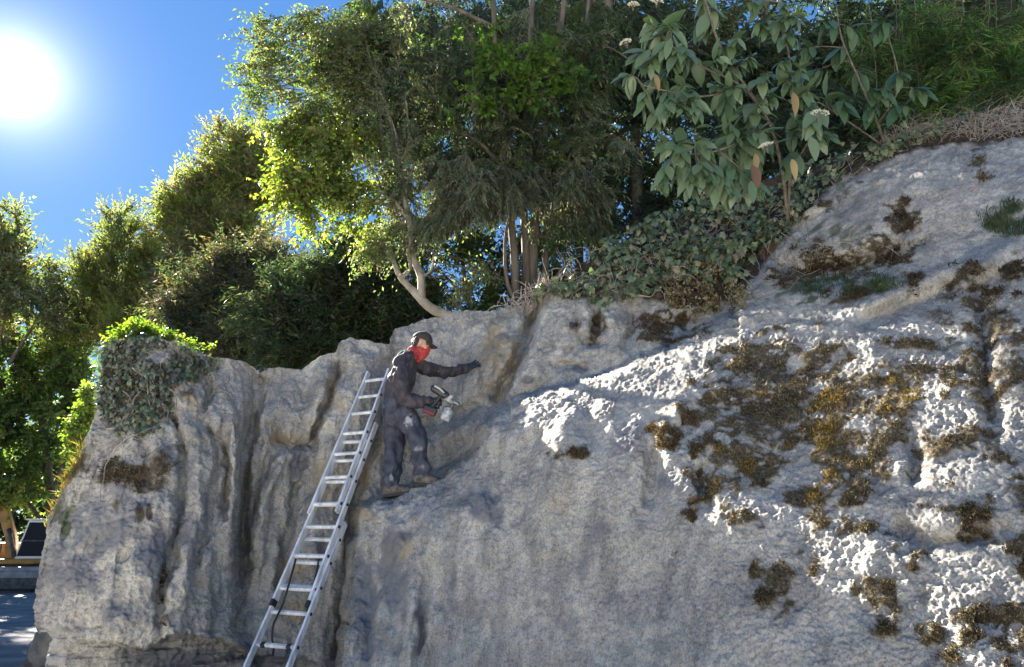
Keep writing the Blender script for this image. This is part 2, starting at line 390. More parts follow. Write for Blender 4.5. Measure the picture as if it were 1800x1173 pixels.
# smooth normals a little so that displacement stays even
gran = sstep(-20, 60, DM)*(.25+.75*sstep(700, 1150, GU+.35*(GV-800)*-1))
gran = np.clip(gran, 0.30, 1)
gran = np.where(DL > 0, np.maximum(gran, .40), gran)
wj = .014*np.stack([noise(Pw, 18, 31), noise(Pw, 18, 32), noise(Pw, 18, 33)], -1)
w1 = worley(Pw+wj, (30, 30, 34), 41)
w2 = worley(Pw+wj, (13, 13, 15), 44)
w3 = worley(Pw, (9, 9, 10), 47)
pat = sstep(-.5, .5, fbm(Pw, 1.6, 3, 50))
lft = 1-.45*leftness
shd = 1-.62*sstep(0, 60, DM)
disp = 0.020*lft*shd*fbm(Pw, (10, 10, 7), 4, 25)+.012*leftness*fbm(Pw, (20, 20, 4), 2, 28)+0.012*(1-.4*sstep(0, 60, DM))*fbm(Pw, 30, 3, 26)-0.010*(.4+.6*pat)*sstep(.30, .10, worley(Pw, (15, 15, 11), 62))
near = sstep(5.6, 4.4, Pw[..., 1])
w0 = worley(Pw+wj, (46, 46, 50), 42)
wa = w1+(w0-w1)*near
disp += gran*((.0145-.0035*near)*(.5-wa*wa)*(.7+.3*pat)+0.006*(.5-w2)*pat+.005*(.5-w3)*pat+.004*fbm(Pw, 55, 2, 27))
# pits and cracks
pit = sstep(.26, .10, worley(Pw, (5, 5, 4), 60))*sstep(.1, .5, noise(Pw, 1.3, 61))
disp -= 0.03*pit*(1-.5*gran)
Pd = Pw+Nn*disp[..., None]
# colour masks with their own outlines: growth, ochre stains, darker and paler patches
def blob(spec, noisef=.45, sc=5.0, seed=70):
    r = np.zeros(GU.shape, np.float32)
    for (u, v, ru, rv, a) in spec:
        m = (abs(GU-u) < 2.2*ru) & (abs(GV-v) < 2.2*rv)
        q = np.hypot((GU[m]-u)/ru, (GV[m]-v)/rv); r[m] = np.maximum(r[m], a*np.clip(1.35-q, 0, 1.2))
    n = fbm(Pw, sc, 4, seed)
    return np.clip(sstep(.25, .75, r+noisef*n*(r > 0.02)), 0, 1)
MOSS = [(1420,730,150,110,.75),(1330,790,80,60,.9),(1530,740,70,100,.8),(1350,640,60,30,1),(1400,680,70,50,1),(1460,700,60,70,1.1),(1470,780,55,70,1.1),(1560,700,60,50,1),(1300,720,60,60,.9),(1250,700,50,40,1),(1265,800,45,45,1),(1340,820,60,35,1),(1420,870,55,30,.9),
 (1180,770,35,22,.9),(1210,735,30,25,.9),(1230,840,20,50,.7),(1500,830,40,50,1),(1290,850,60,20,.8),(1390,620,50,25,.8),(1580,690,40,60,.9),
 (1750,560,40,60,1),(1710,660,60,40,.9),(1700,760,50,30,.8),(1780,640,40,60,1),(1620,820,25,55,.8),(1690,780,30,25,.8),(1640,890,60,30,.7),(1420,940,60,50,.9),(1360,1020,30,50,.8),(1560,980,50,25,.6),(1740,920,50,30,.8),
 (1550,1060,40,45,.9),(1650,1110,30,25,.7),(1500,920,60,30,.6),(1150,980,30,18,.6),(1470,460,60,30,1),(1560,440,55,30,1.1),(1585,385,25,35,1),(1455,368,14,10,.9),(1400,490,40,20,.9),(1610,495,20,18,.8),(1500,520,40,16,.6),(1700,500,30,30,.8),
 (1160,580,45,22,1),(1200,570,40,22,.9),(1725,292,22,22,1),(1780,470,30,20,.5),(1660,660,50,20,.7),(1600,610,60,14,.5),(1270,905,50,14,.5),(1020,800,40,10,.4)]
BROWN = [(235,840,60,28,1),(285,815,28,40,1),(200,820,45,25,.7),(240,690,75,70,.9),(215,640,60,50,.8),(320,640,50,20,.7),(255,790,30,20,.6),(1050,575,18,30,1),(1015,575,12,16,1),(285,1030,14,60,.5),(244,905,8,25,.9),(205,885,12,14,.7),(262,895,5,20,.8)]  # brown growth; the two root holes have shade put into the colour
OCHRE = [(880,620,60,60,.6),(700,960,26,22,1.1),(560,860,40,60,.5),(600,720,30,60,.5),(640,905,24,20,.9),(340,700,30,40,.5),(330,1050,60,30,.4),(700,775,40,25,.9),(760,760,60,20,.7),(520,1000,40,30,.7),(530,1060,50,30,.6),(495,770,50,12,.8),(650,800,30,60,.4),(860,560,80,14,.4)]
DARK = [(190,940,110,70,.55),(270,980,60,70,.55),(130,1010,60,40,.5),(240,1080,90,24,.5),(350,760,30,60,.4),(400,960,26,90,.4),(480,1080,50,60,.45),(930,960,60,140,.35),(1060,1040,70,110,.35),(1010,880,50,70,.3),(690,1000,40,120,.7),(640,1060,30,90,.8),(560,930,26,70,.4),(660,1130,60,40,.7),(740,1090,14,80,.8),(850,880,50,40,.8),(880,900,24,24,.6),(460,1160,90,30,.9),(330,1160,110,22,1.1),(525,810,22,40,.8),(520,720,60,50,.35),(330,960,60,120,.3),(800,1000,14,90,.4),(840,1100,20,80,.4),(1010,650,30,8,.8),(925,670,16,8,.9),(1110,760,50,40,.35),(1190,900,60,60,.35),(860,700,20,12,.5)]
WHITE = [(890,720,60,20,.5),(745,905,14,24,.9),(740,890,10,40,.6),(705,1080,18,60,.6),(690,870,60,8,.4),(90,1140,24,50,1),(1000,760,80,60,.35),(1130,720,70,60,.4),(860,770,24,20,.6),(700,665,12,8,.7),(1480,555,60,12,.6)]
GREEN = [(1480,300,30,60,.5),(1420,510,60,22,.7),(1540,505,50,18,.7),(1500,470,50,14,.4),(1770,385,40,25,.8),(1460,410,60,25,.35),(330,790,30,30,.3),(115,900,26,50,.35)]
a_moss = blob([(u, v, a*1.12, b*1.12, c) for u, v, a, b, c in [(q[0], q[1], q[2], q[3], q[4]*(.6 if q[1] > 900 else 1)) for q in MOSS]], .85, 8, 71)
bits = sstep(.30, .42, fbm(Pw, 7.5, 4, 170)+.22*fbm(Pw, 1.7, 2, 171))*sstep(1120, 1260, GU)*sstep(470, 540, GV)*(1-.75*sstep(900, 1100, GV)*sstep(1500, 1200, GU))*(.0+1.0*sstep(1580, 1700, GU))
a_moss = np.maximum(a_moss, bits*sstep(-.1, .3, noise(Pw, 2.3, 172)+.2)); a_moss = a_moss*sstep(-.85, -.35, fbm(Pw, 24, 2, 173))
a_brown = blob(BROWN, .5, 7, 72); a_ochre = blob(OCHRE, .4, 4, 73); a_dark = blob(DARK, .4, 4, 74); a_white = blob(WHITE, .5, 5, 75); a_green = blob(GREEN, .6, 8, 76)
SOIL_U = [900,930,960,1000,1130,1180,1240,1290,1340,1380,1450,1500,1600,1700,1800,2100]
SOIL_V = [525,530,515,520,520,540,540,530,470,410,338,306,268,254,246,240]
a_soil = sstep(6, -6, GV-np.interp(GU, SOIL_U, SOIL_V)+7*noise(np.stack([GU/20, GV/20, GU*0], -1), 1, 77))*sstep(880, 930, GU)
# moss lifts the surface a little
Pd = Pd+Nn*((a_moss*(.006+.014*np.clip(fbm(Pw, 12, 3, 78), -.5, 1))))[..., None]
# earth and ground behind the brow: rows that run back from the top, columns that run back from the left end
K = 16
dist = np.cumsum(np.linspace(.02, .55, K))
def extend(edge, axis):
    rows = []
    for k in range(K):
        d = dist[k]; q = edge.copy()
        if axis == 0: q[:, 1] += d; q[:, 2] += -.02*d-.03*d*d*.2+.03*fbm(q, 3, 2, 80)*min(1, d*3)
        else:
            q[:, 1] += d; q[:, 0] += .05*d*d+.10*fbm(q, 2, 2, 81)*min(1, d*3)
        rows.append(q)
    return rows
top = extend(Pd[0], 0)
full = np.concatenate([np.stack(top[::-1]), Pd], 0)
lef = extend(full[:, 0], 1)
full = np.concatenate([np.stack(lef[::-1], 1), full], 1)
def padm(a, fill_edge=True): return np.pad(a, ((K, 0), (K, 0)), mode='edge')
nr, nc = full.shape[:2]
ii = (np.arange(nr-1)[:, None]*nc+np.arange(nc-1)[None]).ravel()
Qc = np.stack([ii, ii+nc, ii+nc+1, ii+1], -1)

def rockmat():
    m = bpy.data.materials.new('weathered_rock'); m.use_nodes = True
    N, Lk, b = nodes(m)
    b.inputs['Roughness'].default_value = .92; b.inputs['Specular IOR Level'].default_value = .2
    t = N.new('ShaderNodeTexCoord')
    def nz(scale, det=6, vec=None, rough=.6):
        n = N.new('ShaderNodeTexNoise'); n.inputs['Scale'].default_value = scale; n.inputs['Detail'].default_value = det; n.inputs['Roughness'].default_value = rough
        Lk.new(vec or t.outputs['Object'], n.inputs['Vector']); return n.outputs[0]
    def ramp(src, *st):
        r = N.new('ShaderNodeValToRGB'); e = r.color_ramp.elements
        e[0].position, e[0].color = st[0][0], (*st[0][1], 1); e[1].position, e[1].color = st[-1][0], (*st[-1][1], 1)
        for p_, c_ in st[1:-1]: q = e.new(p_); q.color = (*c_, 1)
        Lk.new(src, r.inputs[0]); return r.outputs[0]
    def mix(a, bcol, fac, mode='MIX', k=1.0):
        x = N.new('ShaderNodeMix'); x.data_type = 'RGBA'; x.blend_type = mode
        if isinstance(fac, str):
            at = N.new('ShaderNodeAttribute'); at.attribute_name = fac; fs = at.outputs['Fac']
        else: fs = fac
        if isinstance(fs, float): x.inputs[0].default_value = fs
        else:
            mm = N.new('ShaderNodeMath'); mm.operation = 'MULTIPLY'; mm.inputs[1].default_value = k; mm.use_clamp = True
            Lk.new(fs, mm.inputs[0]); Lk.new(mm.outputs[0], x.inputs[0])
        Lk.new(a, x.inputs[6])
        if isinstance(bcol, tuple): x.inputs[7].default_value = (*bcol, 1)
        else: Lk.new(bcol, x.inputs[7])
        return x.outputs[2]
    mp = N.new('ShaderNodeMapping'); mp.inputs['Scale'].default_value = (1, 1, .3); Lk.new(t.outputs['Object'], mp.inputs[0])
    base = ramp(nz(2.2, 8), (.30, (.33, .32, .30)), (.5, (.465, .445, .405)), (.70, (.56, .525, .465)))
    streak = ramp(nz(5, 7, mp.outputs[0]), (.35, (.66, .66, .68)), (.62, (1.10, 1.09, 1.07)))
    c = mix(base, streak, 1.0, 'MULTIPLY')
    speck = ramp(nz(62, 6, rough=.75), (.32, (.26, .26, .27)), (.50, (.97, .97, .97)), (.70, (1.26, 1.25, 1.21)))
    c = mix(c, speck, .9, 'MULTIPLY')
    mott = ramp(nz(13, 8, rough=.75), (.32, (.60, .60, .61)), (.5, (1, 1, 1)), (.68, (1.15, 1.15, 1.13)))
    c = mix(c, mott, .9, 'MULTIPLY')
    c = mix(c, (.36, .29, .19), 'ochre', k=.75)
    c = mix(c, (.47, .455, .425), 'white', k=.6)
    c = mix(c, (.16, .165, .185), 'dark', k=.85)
    flecks = ramp(nz(70, 2), (.72, (0, 0, 0)), (.76, (1, 1, 1)))
    c = mix(c, (.58, .56, .52), flecks, k=.7)
    c = mix(c, (.085, .11, .05), 'green', k=.8)
    c = mix(c, ramp(nz(22, 5), (.35, (.035, .027, .018)), (.65, (.12, .095, .065))), 'brown', k=.92)
    c = mix(c, ramp(nz(48, 5, rough=.7), (.36, (.035, .027, .018)), (.52, (.10, .078, .045)), (.68, (.26, .22, .15))), 'moss', k=.95)
    c = mix(c, ramp(nz(14, 6), (.35, (.030, .022, .015)), (.68, (.10, .075, .052))), 'soil')
    Lk.new(c, b.inputs['Base Color'])
    b1 = N.new('ShaderNodeBump'); b1.inputs['Strength'].default_value = .8; b1.inputs['Distance'].default_value = .012; Lk.new(nz(120, 8, rough=.75), b1.inputs['Height'])
    b2 = N.new('ShaderNodeBump'); b2.inputs['Strength'].default_value = .35; b2.inputs['Distance'].default_value = .02; Lk.new(nz(30, 6, rough=.7), b2.inputs['Height'])
    Lk.new(b1.outputs[0], b2.inputs['Normal']); Lk.new(b2.outputs[0], b.inputs['Normal'])
    return m
M_ROCK = rockmat()
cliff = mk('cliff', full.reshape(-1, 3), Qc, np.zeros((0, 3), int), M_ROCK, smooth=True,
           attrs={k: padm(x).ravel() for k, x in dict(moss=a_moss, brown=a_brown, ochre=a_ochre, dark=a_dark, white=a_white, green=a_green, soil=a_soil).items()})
tag(cliff, 'pale grey weathered rock cliff with folded columns and mossy bumpy flank', None, None, 'structure')
def cliff_at(u, v):   # nearest cliff sample to a pixel: position, normal
    i = ((GU-u)**2+(GV-v)**2).argmin() if False else None
def sampler():
    su, sv = GU[::4, ::4].ravel(), GV[::4, ::4].ravel()
    sp, sn = Pd[::4, ::4].reshape(-1, 3), Nn[::4, ::4].reshape(-1, 3)
    def f(u, v):
        k = ((su-u)**2+(sv-v)**2).argmin(); return sp[k], sn[k]
    return f
CLF = sampler()

# ------------------------------------------------------------------ ground, road, hill behind
M_GROUND = noisy(mat('gravel', rough=.95), (.50, .48, .44), (.70, .67, .61), scale=3, detail=10, bump=.6, bscale=60)
gx = np.concatenate([np.linspace(-300, -30, 20), np.linspace(-28, 28, 60), np.linspace(30, 300, 20)]); gy = np.concatenate([np.linspace(-200, -20, 14), np.linspace(-18, 40, 60), np.linspace(44, 600, 24)])
GX, GY = np.meshgrid(gx, gy); gz = .05*fbm(np.stack([GX, GY, GX*0], -1), .25, 3, 90)-.03
gz = np.where(GX < -5.5, gz*.3-.02, gz)
def gridmesh(name, X, Y, Z, m, smooth=True):
    r, c = X.shape; i = (np.arange(r-1)[:, None]*c+np.arange(c-1)[None]).ravel()
    return mk(name, np.stack([X, Y, Z], -1).reshape(-1, 3), np.stack([i, i+1, i+c+1, i+c], -1), np.zeros((0, 3), int), m, smooth=smooth)
tag(gridmesh('ground', GX, GY, gz, M_GROUND), kind='structure')
M_ROAD = noisy(mat('worn_asphalt', rough=.85), (.07, .072, .078), (.17, .17, .172), scale=1.3, detail=9, bump=.35, bscale=50)
RX, RY = np.meshgrid(np.linspace(-90, -5.2, 90), np.linspace(2, 75, 80))
tag(gridmesh('road', RX, RY, .035+.004*fbm(np.stack([RX, RY, RX*0], -1), .8, 2, 91), M_ROAD), kind='structure')
# hill on which the trees stand, rising to the right behind the brow
HX, HY = np.meshgrid(np.linspace(-4.6, 14, 60), np.linspace(9.6, 40, 60))
hz = 3.3+.16*(HX+3)+.02*(HY-10)+.25*fbm(np.stack([HX, HY, HX*0], -1), .5, 3, 92)
hz = np.minimum(hz, 3.2+1.4*(HX+4.6)+.0*HY)*sstep(-4.7, -3.6, HX)+(-.2)*(1-sstep(-4.7, -3.6, HX))
M_SOIL = noisy(mat('leafy_soil', rough=.95), (.025, .02, .014), (.09, .07, .045), scale=6, bump=.8, bscale=20)
hill = tag(gridmesh('hill', HX, HY, hz, M_SOIL), kind='structure')
# far wood beyond the yard: reads as one dark mass through the gaps of the nearer trees
# ------------------------------------------------------------------ vegetation
# which leaves would shade the sunny flank: lets the crowns keep the gap through which the sun reaches it
LIT = [(870,730),(1190,600),(1290,545),(1420,560),(1560,500),(1800,470),(1950,470),(1950,1250),(1180,1250),(1120,1000),(1000,860)]
_lu, _lv = np.meshgrid(np.arange(0, 2000, 8.0), np.arange(150, 1300, 8.0))
_lb = base_depth(_lu, _lv)[0]; _lb[_lv < np.interp(_lu, SKY_U, SKY_V)] = 1e6
def shades_flank(p):
    hit = np.zeros(len(p), bool); res = np.zeros(len(p), bool)
    for t in np.arange(.2, 16, .3):
        q = p-SUN[None]*t; u, v = px(q)
        iu = np.clip((u/8).astype(int), 0, _lu.shape[1]-1); iv = np.clip(((v-150)/8).astype(int), 0, _lu.shape[0]-1)
        h = (q[:, 1] > _lb[iv, iu]-.05) & (v > 150) & (u > 0) & ~hit & (q[:, 1] > 1)
        h &= q[:, 1] < _lb[iv, iu]+1.5
        res |= h & inside(u, v, LIT); hit |= h
    return res
def unit(a): return a/(np.linalg.norm(a, axis=-1, keepdims=True)+1e-9)
def rnd_unit(r, n): return unit(r.normal(size=(n, 3)))
def leaf_cards(pos, ld, nrm, ln, wd, col, fold=.18, r=None):
    side = unit(np.cross(ld, nrm)); nn = np.cross(side, ld)
    ln = ln[:, None]; wd = wd[:, None]
    mid = pos+ld*ln*.45-nn*wd*fold*.0
    V = np.stack([pos, mid+side*wd*.5+nn*wd*fold, pos+ld*ln-nn*ln*.08, mid-side*wd*.5+nn*wd*fold], 1)
    n = len(pos); b = np.arange(n)[:, None]*4
    T = np.concatenate([b+np.array([[0, 1, 2]]), b+np.array([[0, 2, 3]])])
    return V.reshape(-1, 3), T, np.repeat(col, 4, 0)
def crown(seed, blobs, limb, ncl, twigs, nleaf, llen, lwid, tlen, droop, pal, ldroop=.2, shell=.45, spread=1.0, cull=.93, holes=(), up=.1, lat=.8, jit=.25, tw=True, keepz=None):
    r = np.random.default_rng(seed)
    B = np.array([b[:5] for b in blobs], float); wts = np.array([b[5] if len(b) > 5 else b[3]*b[4] for b in blobs], float); wts /= wts.sum()
    k = r.choice(len(B), ncl, p=wts)
    d = rnd_unit(r, ncl)*(r.random(ncl)**shell)[:, None]
    u = B[k, 0]+d[:, 0]*B[k, 3]; v = B[k, 1]+d[:, 1]*B[k, 4]; dep = B[k, 2]+d[:, 2]*np.array([b[6] if len(b) > 6 else max(b[3], b[4])*b[2]/F for b in blobs])[k]
    c = P(u, v, dep)
    Lp = np.concatenate(limb)
    cost = np.linalg.norm(c[:, None]-Lp[None], axis=-1)+.5*np.clip(Lp[None, :, 2]-c[:, None, 2], 0, 9)
    near = cost.argmin(1); b0 = Lp[near]
    ln0 = np.linalg.norm(c-b0, axis=1)
    mid = .5*(b0+c)+np.array([0, 0, 1])*(up*ln0)[:, None]+r.normal(size=(ncl, 3))*(.06*ln0)[:, None]
    def curve(i, t): t = t[:, None]; return (1-t)**2*b0[i]+2*t*(1-t)*mid[i]+t*t*c[i]
    n = ncl*twigs; i = np.repeat(np.arange(ncl), twigs)
    t = 1-(r.random(n)**1.6)*np.clip(1.6*tlen/np.maximum(ln0[i], .01), .2, .75)
    s = curve(i, t); od = unit(c-b0)[i]
    td = unit(od*.6+rnd_unit(r, n)*spread+np.array([0, 0, -droop])); tl = tlen*r.uniform(.5, 1.2, n)
    m = n*nleaf; j = np.repeat(np.arange(n), nleaf); x = (np.tile(np.arange(nleaf), n)+r.random(m))/nleaf
    pos = s[j]+td[j]*(tl[j]*x)[:, None]+np.array([0, 0, -1])*(.5*droop*tl[j]*x*x)[:, None]
    ax = unit(np.cross(td[j], np.array([0, 0, 1.0])+.6*r.normal(size=(n, 3))[j])); sg = np.where(np.arange(m) % 2 == 0, 1, -1)[:, None]
    ld = unit(td[j]*.6+ax*sg*lat+r.normal(size=(m, 3))*jit+np.array([0, 0, -ldroop]))
    nr_ = unit(np.cross(ld, ax*sg+.3*r.normal(size=(m, 3)))+r.normal(size=(m, 3))*.35)
    pal = np.array(pal); pc = pal[r.integers(0, len(pal), ncl)]
    col = pc[i][j]*r.uniform(.72, 1.3, m)[:, None]*np.array([1, 1, 1])+0
    col = col*(1+.12*r.normal(size=(m, 3)))
    L_ = llen*r.uniform(.65, 1.25, m); Wd = lwid*r.uniform(.7, 1.2, m)
    keepm = np.ones(m, bool)
    uu, vv = px(pos)
    for (hu, hv, hru, hrv, pr) in holes:
        q = np.hypot((uu-hu)/hru, (vv-hv)/hrv)+.25*noise(np.stack([uu/14, vv/14, uu*0], -1), 1, 5); keepm &= ~((q < 1) & (r.random(m) < pr))
    if cull: keepm &= ~(shades_flank(pos) & (r.random(m) < cull))
    if keepz is not None: keepm &= keepz(pos)
    leaves = leaf_cards(pos[keepm], ld[keepm], nr_[keepm], L_[keepm], Wd[keepm], np.clip(col[keepm], .004, .9))
    tb = Buf()
    for q in range(ncl):
        w = np.linspace(0, 1, 5); pts = (1-w[:, None])**2*b0[q]+2*w[:, None]*(1-w[:, None])*mid[q]+w[:, None]**2*c[q]
        if cull and shades_flank(pts[2:]).all(): continue
        tb.add(*tube(pts, np.linspace(min(.004+.007*ln0[q], .05), .003, 5), 3, False)[:2])
    if tw:
        vis = np.flatnonzero(np.add.reduceat(keepm.astype(int), np.arange(0, m, nleaf)) > nleaf*.3)
        a0 = s[vis]; a1 = s[vis]+td[vis]*tl[vis][:, None]+np.array([0, 0, -1])*(.5*droop*tl[vis])[:, None]
        wv = unit(np.cross(td[vis], rnd_unit(r, len(vis))))*.0035
        tb.add(np.stack([a0-wv, a0+wv, a1], 1), None, np.arange(len(vis)*3).reshape(-1, 3))
    return leaves, tb
def limbs(defs, jitter=.02, n=14):
    out = []
    for pts, r0, r1 in defs:
        q = smoothline(P(*np.array(pts, float).T), n); out.append((q, np.linspace(r0, r1, n)))
    return out
def tree(name, label, cat, defs, crowns, bark=M_BARK, leafm=M_LEAF, group=None, wob=.03):
    lm = limbs(defs); base = lm[0][0][0]
    root = empty(name, base); tag(root, label, cat, group)
    tb = Buf()
    for q, rr in lm:
        q = q+wob*np.stack([noise(q, 2.1, 201), noise(q, 2.1, 202), q[:, 0]*0], -1)
        rr = rr*(1+.12*noise(q, 4, 203)); tb.add(*tube(q, rr, 8))
    keep(tb.build('trunk', bark, None, smooth=True), root)
    LB = Buf(); TB = Buf()
    for cr in crowns:
        leaves, t_ = crown(limb=[q for q, _ in lm], **cr); LB.add(leaves[0], None, leaves[1], leaves[2])
        TB.V += t_.V; TB.Q += [q+TB.n for q in t_.Q]; TB.T += [q+TB.n for q in t_.T]; TB.n += t_.n
    o = keep(TB.build('twigs', M_TWIG), root); o['kind'] = 'stuff'
    o = keep(LB.build('crown', leafm), root); o['kind'] = 'stuff'
    return root
G_DK = [(.028,.046,.022),(.038,.06,.028),(.05,.07,.036),(.030,.052,.032)]
G_MID = [(.055,.090,.026),(.07,.11,.032),(.05,.085,.036),(.085,.125,.04)]
G_YEL = [(.13,.16,.04),(.15,.18,.05),(.11,.145,.04),(.17,.19,.065)]
G_OLIVE = [(.11,.115,.045),(.13,.12,.06),(.095,.10,.05),(.15,.14,.08)]
G_GREY = [(.10,.125,.075),(.12,.14,.09),(.085,.11,.06),(.14,.155,.10)]
G_BLUE = [(.035,.06,.04),(.045,.075,.055)]

# the far trees on the left
tree('broadleaf_tree', 'tall dark green leafy tree behind the excavator, lowest at the far left', 'tree',
     [([(95,1010,33),(90,900,33),(80,780,33),(60,650,33)], .28, .1), ([(85,840,33),(40,760,33),(10,690,33)], .12, .05), ([(88,880,33),(120,780,32.5),(140,690,32)], .12, .04), ([(90,940,33),(30,860,33),(-20,830,33)], .1, .04)],
     [dict(seed=1, blobs=[(60,640,33,100,90),(20,760,33,80,110),(120,740,32,60,100),(40,850,33,80,60),(-30,650,33,70,140),(110,620,32,70,50)], ncl=400, twigs=8, nleaf=9, llen=.24, lwid=.15, tlen=.9, droop=.25, pal=G_MID+G_YEL[:2]+G_MID, holes=[(110,835,45,22,.9),(20,910,34,24,.85),(45,930,30,20,.9),(100,880,20,40,.5),(6,650,16,40,.6),(70,640,14,18,.7),(40,740,18,12,.7),(100,700,12,16,.7),(20,800,14,14,.7)], cull=0, tw=False)])
tree('broadleaf_tree', 'thin olive brown tree top against the sky at the far left edge', 'tree',
     [([(-40,960,30),(-25,760,30),(0,600,30),(22,470,30),(30,390,30)], .12, .02), ([(15,640,30),(60,570,30),(90,520,30)], .08, .02), ([(15,600,30),(-20,520,30),(-30,430,30)], .08, .02)],
     [dict(seed=2, blobs=[(18,440,30,30,75),(10,520,30,45,70),(75,550,30,45,50),(-20,460,30,40,90),(100,500,31,30,40,800)], ncl=190, twigs=7, nleaf=9, llen=.24, lwid=.11, tlen=.9, droop=-.35, ldroop=-.2, pal=G_OLIVE+G_GREY, cull=0, spread=.8)])
tree('feathery_tree', 'pale yellow green feathery tree left of the tallest far tree, above the ivy capped bluff', 'tree',
     [([(225,720,31),(222,600,31),(216,500,31),(212,380,31)], .16, .02), ([(222,620,31),(170,540,31),(145,460,31)], .07, .02), ([(222,620,31),(265,560,31),(280,480,31)], .07, .02)],
     [dict(seed=3, blobs=[(215,440,31,55,65),(165,500,31,50,60),(265,480,31,40,60),(220,550,31,100,70),(140,580,31.5,60,50),(208,385,31,20,30)], ncl=380, twigs=8, nleaf=13, llen=.21, lwid=.065, tlen=.95, droop=-.35, ldroop=-.3, spread=.55, pal=G_YEL+[(.11,.12,.05),(.075,.09,.04)], cull=0, lat=.5)], leafm=M_FEATHER)
tree('feathery_tree', 'tallest yellow green far tree, rising left of the overhanging bright leaves', 'tree',
     [([(395,700,30),(395,560,30),(392,420,30),(400,300,30),(402,230,30)], .22, .03), ([(394,480,30),(340,400,30),(310,340,30)], .08, .02), ([(394,460,30),(450,380,30),(480,300,30)], .08, .02)],
     [dict(seed=4, blobs=[(400,275,30,52,55),(350,340,30,55,55),(455,320,30,60,70),(390,400,30,100,70),(310,390,30,32,50)], ncl=400, twigs=8, nleaf=11, llen=.25, lwid=.08, tlen=1.1, droop=-.25, ldroop=-.2, spread=.75, pal=G_YEL+G_OLIVE, cull=0, lat=.6),
      dict(seed=5, blobs=[(400,500,29.5,110,90),(330,480,29.5,60,80),(370,430,29.5,50,40)], ncl=280, twigs=8, nleaf=11, llen=.25, lwid=.08, tlen=1.1, droop=.1, pal=G_OLIVE+G_GREY+[(.12,.075,.05)], cull=0, lat=.6)], leafm=M_FEATHER)  # the reddish leaf tint puts a pinkish lens flare into the colour
tree('dark_conifer', 'dark spreading evergreen just behind the middle rock columns', 'tree',
     [([(600,720,13),(600,600,13),(596,500,13),(600,430,13)], .14, .03), ([(598,600,13),(520,540,13),(450,520,13)], .06, .02), ([(598,590,13),(660,540,13),(710,520,13)], .06, .02), ([(598,640,13),(700,610,12.6),(740,590,12.5)], .05, .02)],
     [dict(seed=6, blobs=[(560,520,13,110,85),(480,570,13,80,60),(660,540,13,70,60),(620,440,13.3,60,40),(700,580,12.5,60,35),(600,610,12.6,110,35),(520,620,12.6,80,30),(730,545,12.8,40,40),(690,470,13.2,40,40)], ncl=500, twigs=9, nleaf=15, llen=.125, lwid=.037, tlen=.62, droop=.1, pal=G_DK+G_MID[:1]+G_GREY[2:3], lat=.6, shell=.7, holes=[(735,560,16,10,.7),(690,600,14,8,.6)])], leafm=M_NEEDLE)
tree('dark_conifer', 'dark evergreen with flare tinted purple brown leaves between the bluff and the middle rock columns', 'tree',
     [([(400,760,16),(400,640,16),(405,520,16),(410,440,16)], .16, .03), ([(402,600,16),(340,550,16),(310,520,16)], .06, .02), ([(402,600,16),(460,560,16),(500,540,16)], .06, .02)],
     [dict(seed=7, blobs=[(400,510,16,80,80),(330,560,16,60,60),(460,560,15.5,70,70),(400,610,15.5,120,45),(480,480,16,60,60)], ncl=420, twigs=9, nleaf=16, llen=.13, lwid=.035, tlen=.75, droop=.0, shell=.7, pal=G_DK+[(.07,.05,.055),(.06,.055,.045)]+G_OLIVE[:2], lat=.7, cull=.97)], leafm=M_NEEDLE)  # purple brown leaf tints paint the lens flare into the foliage

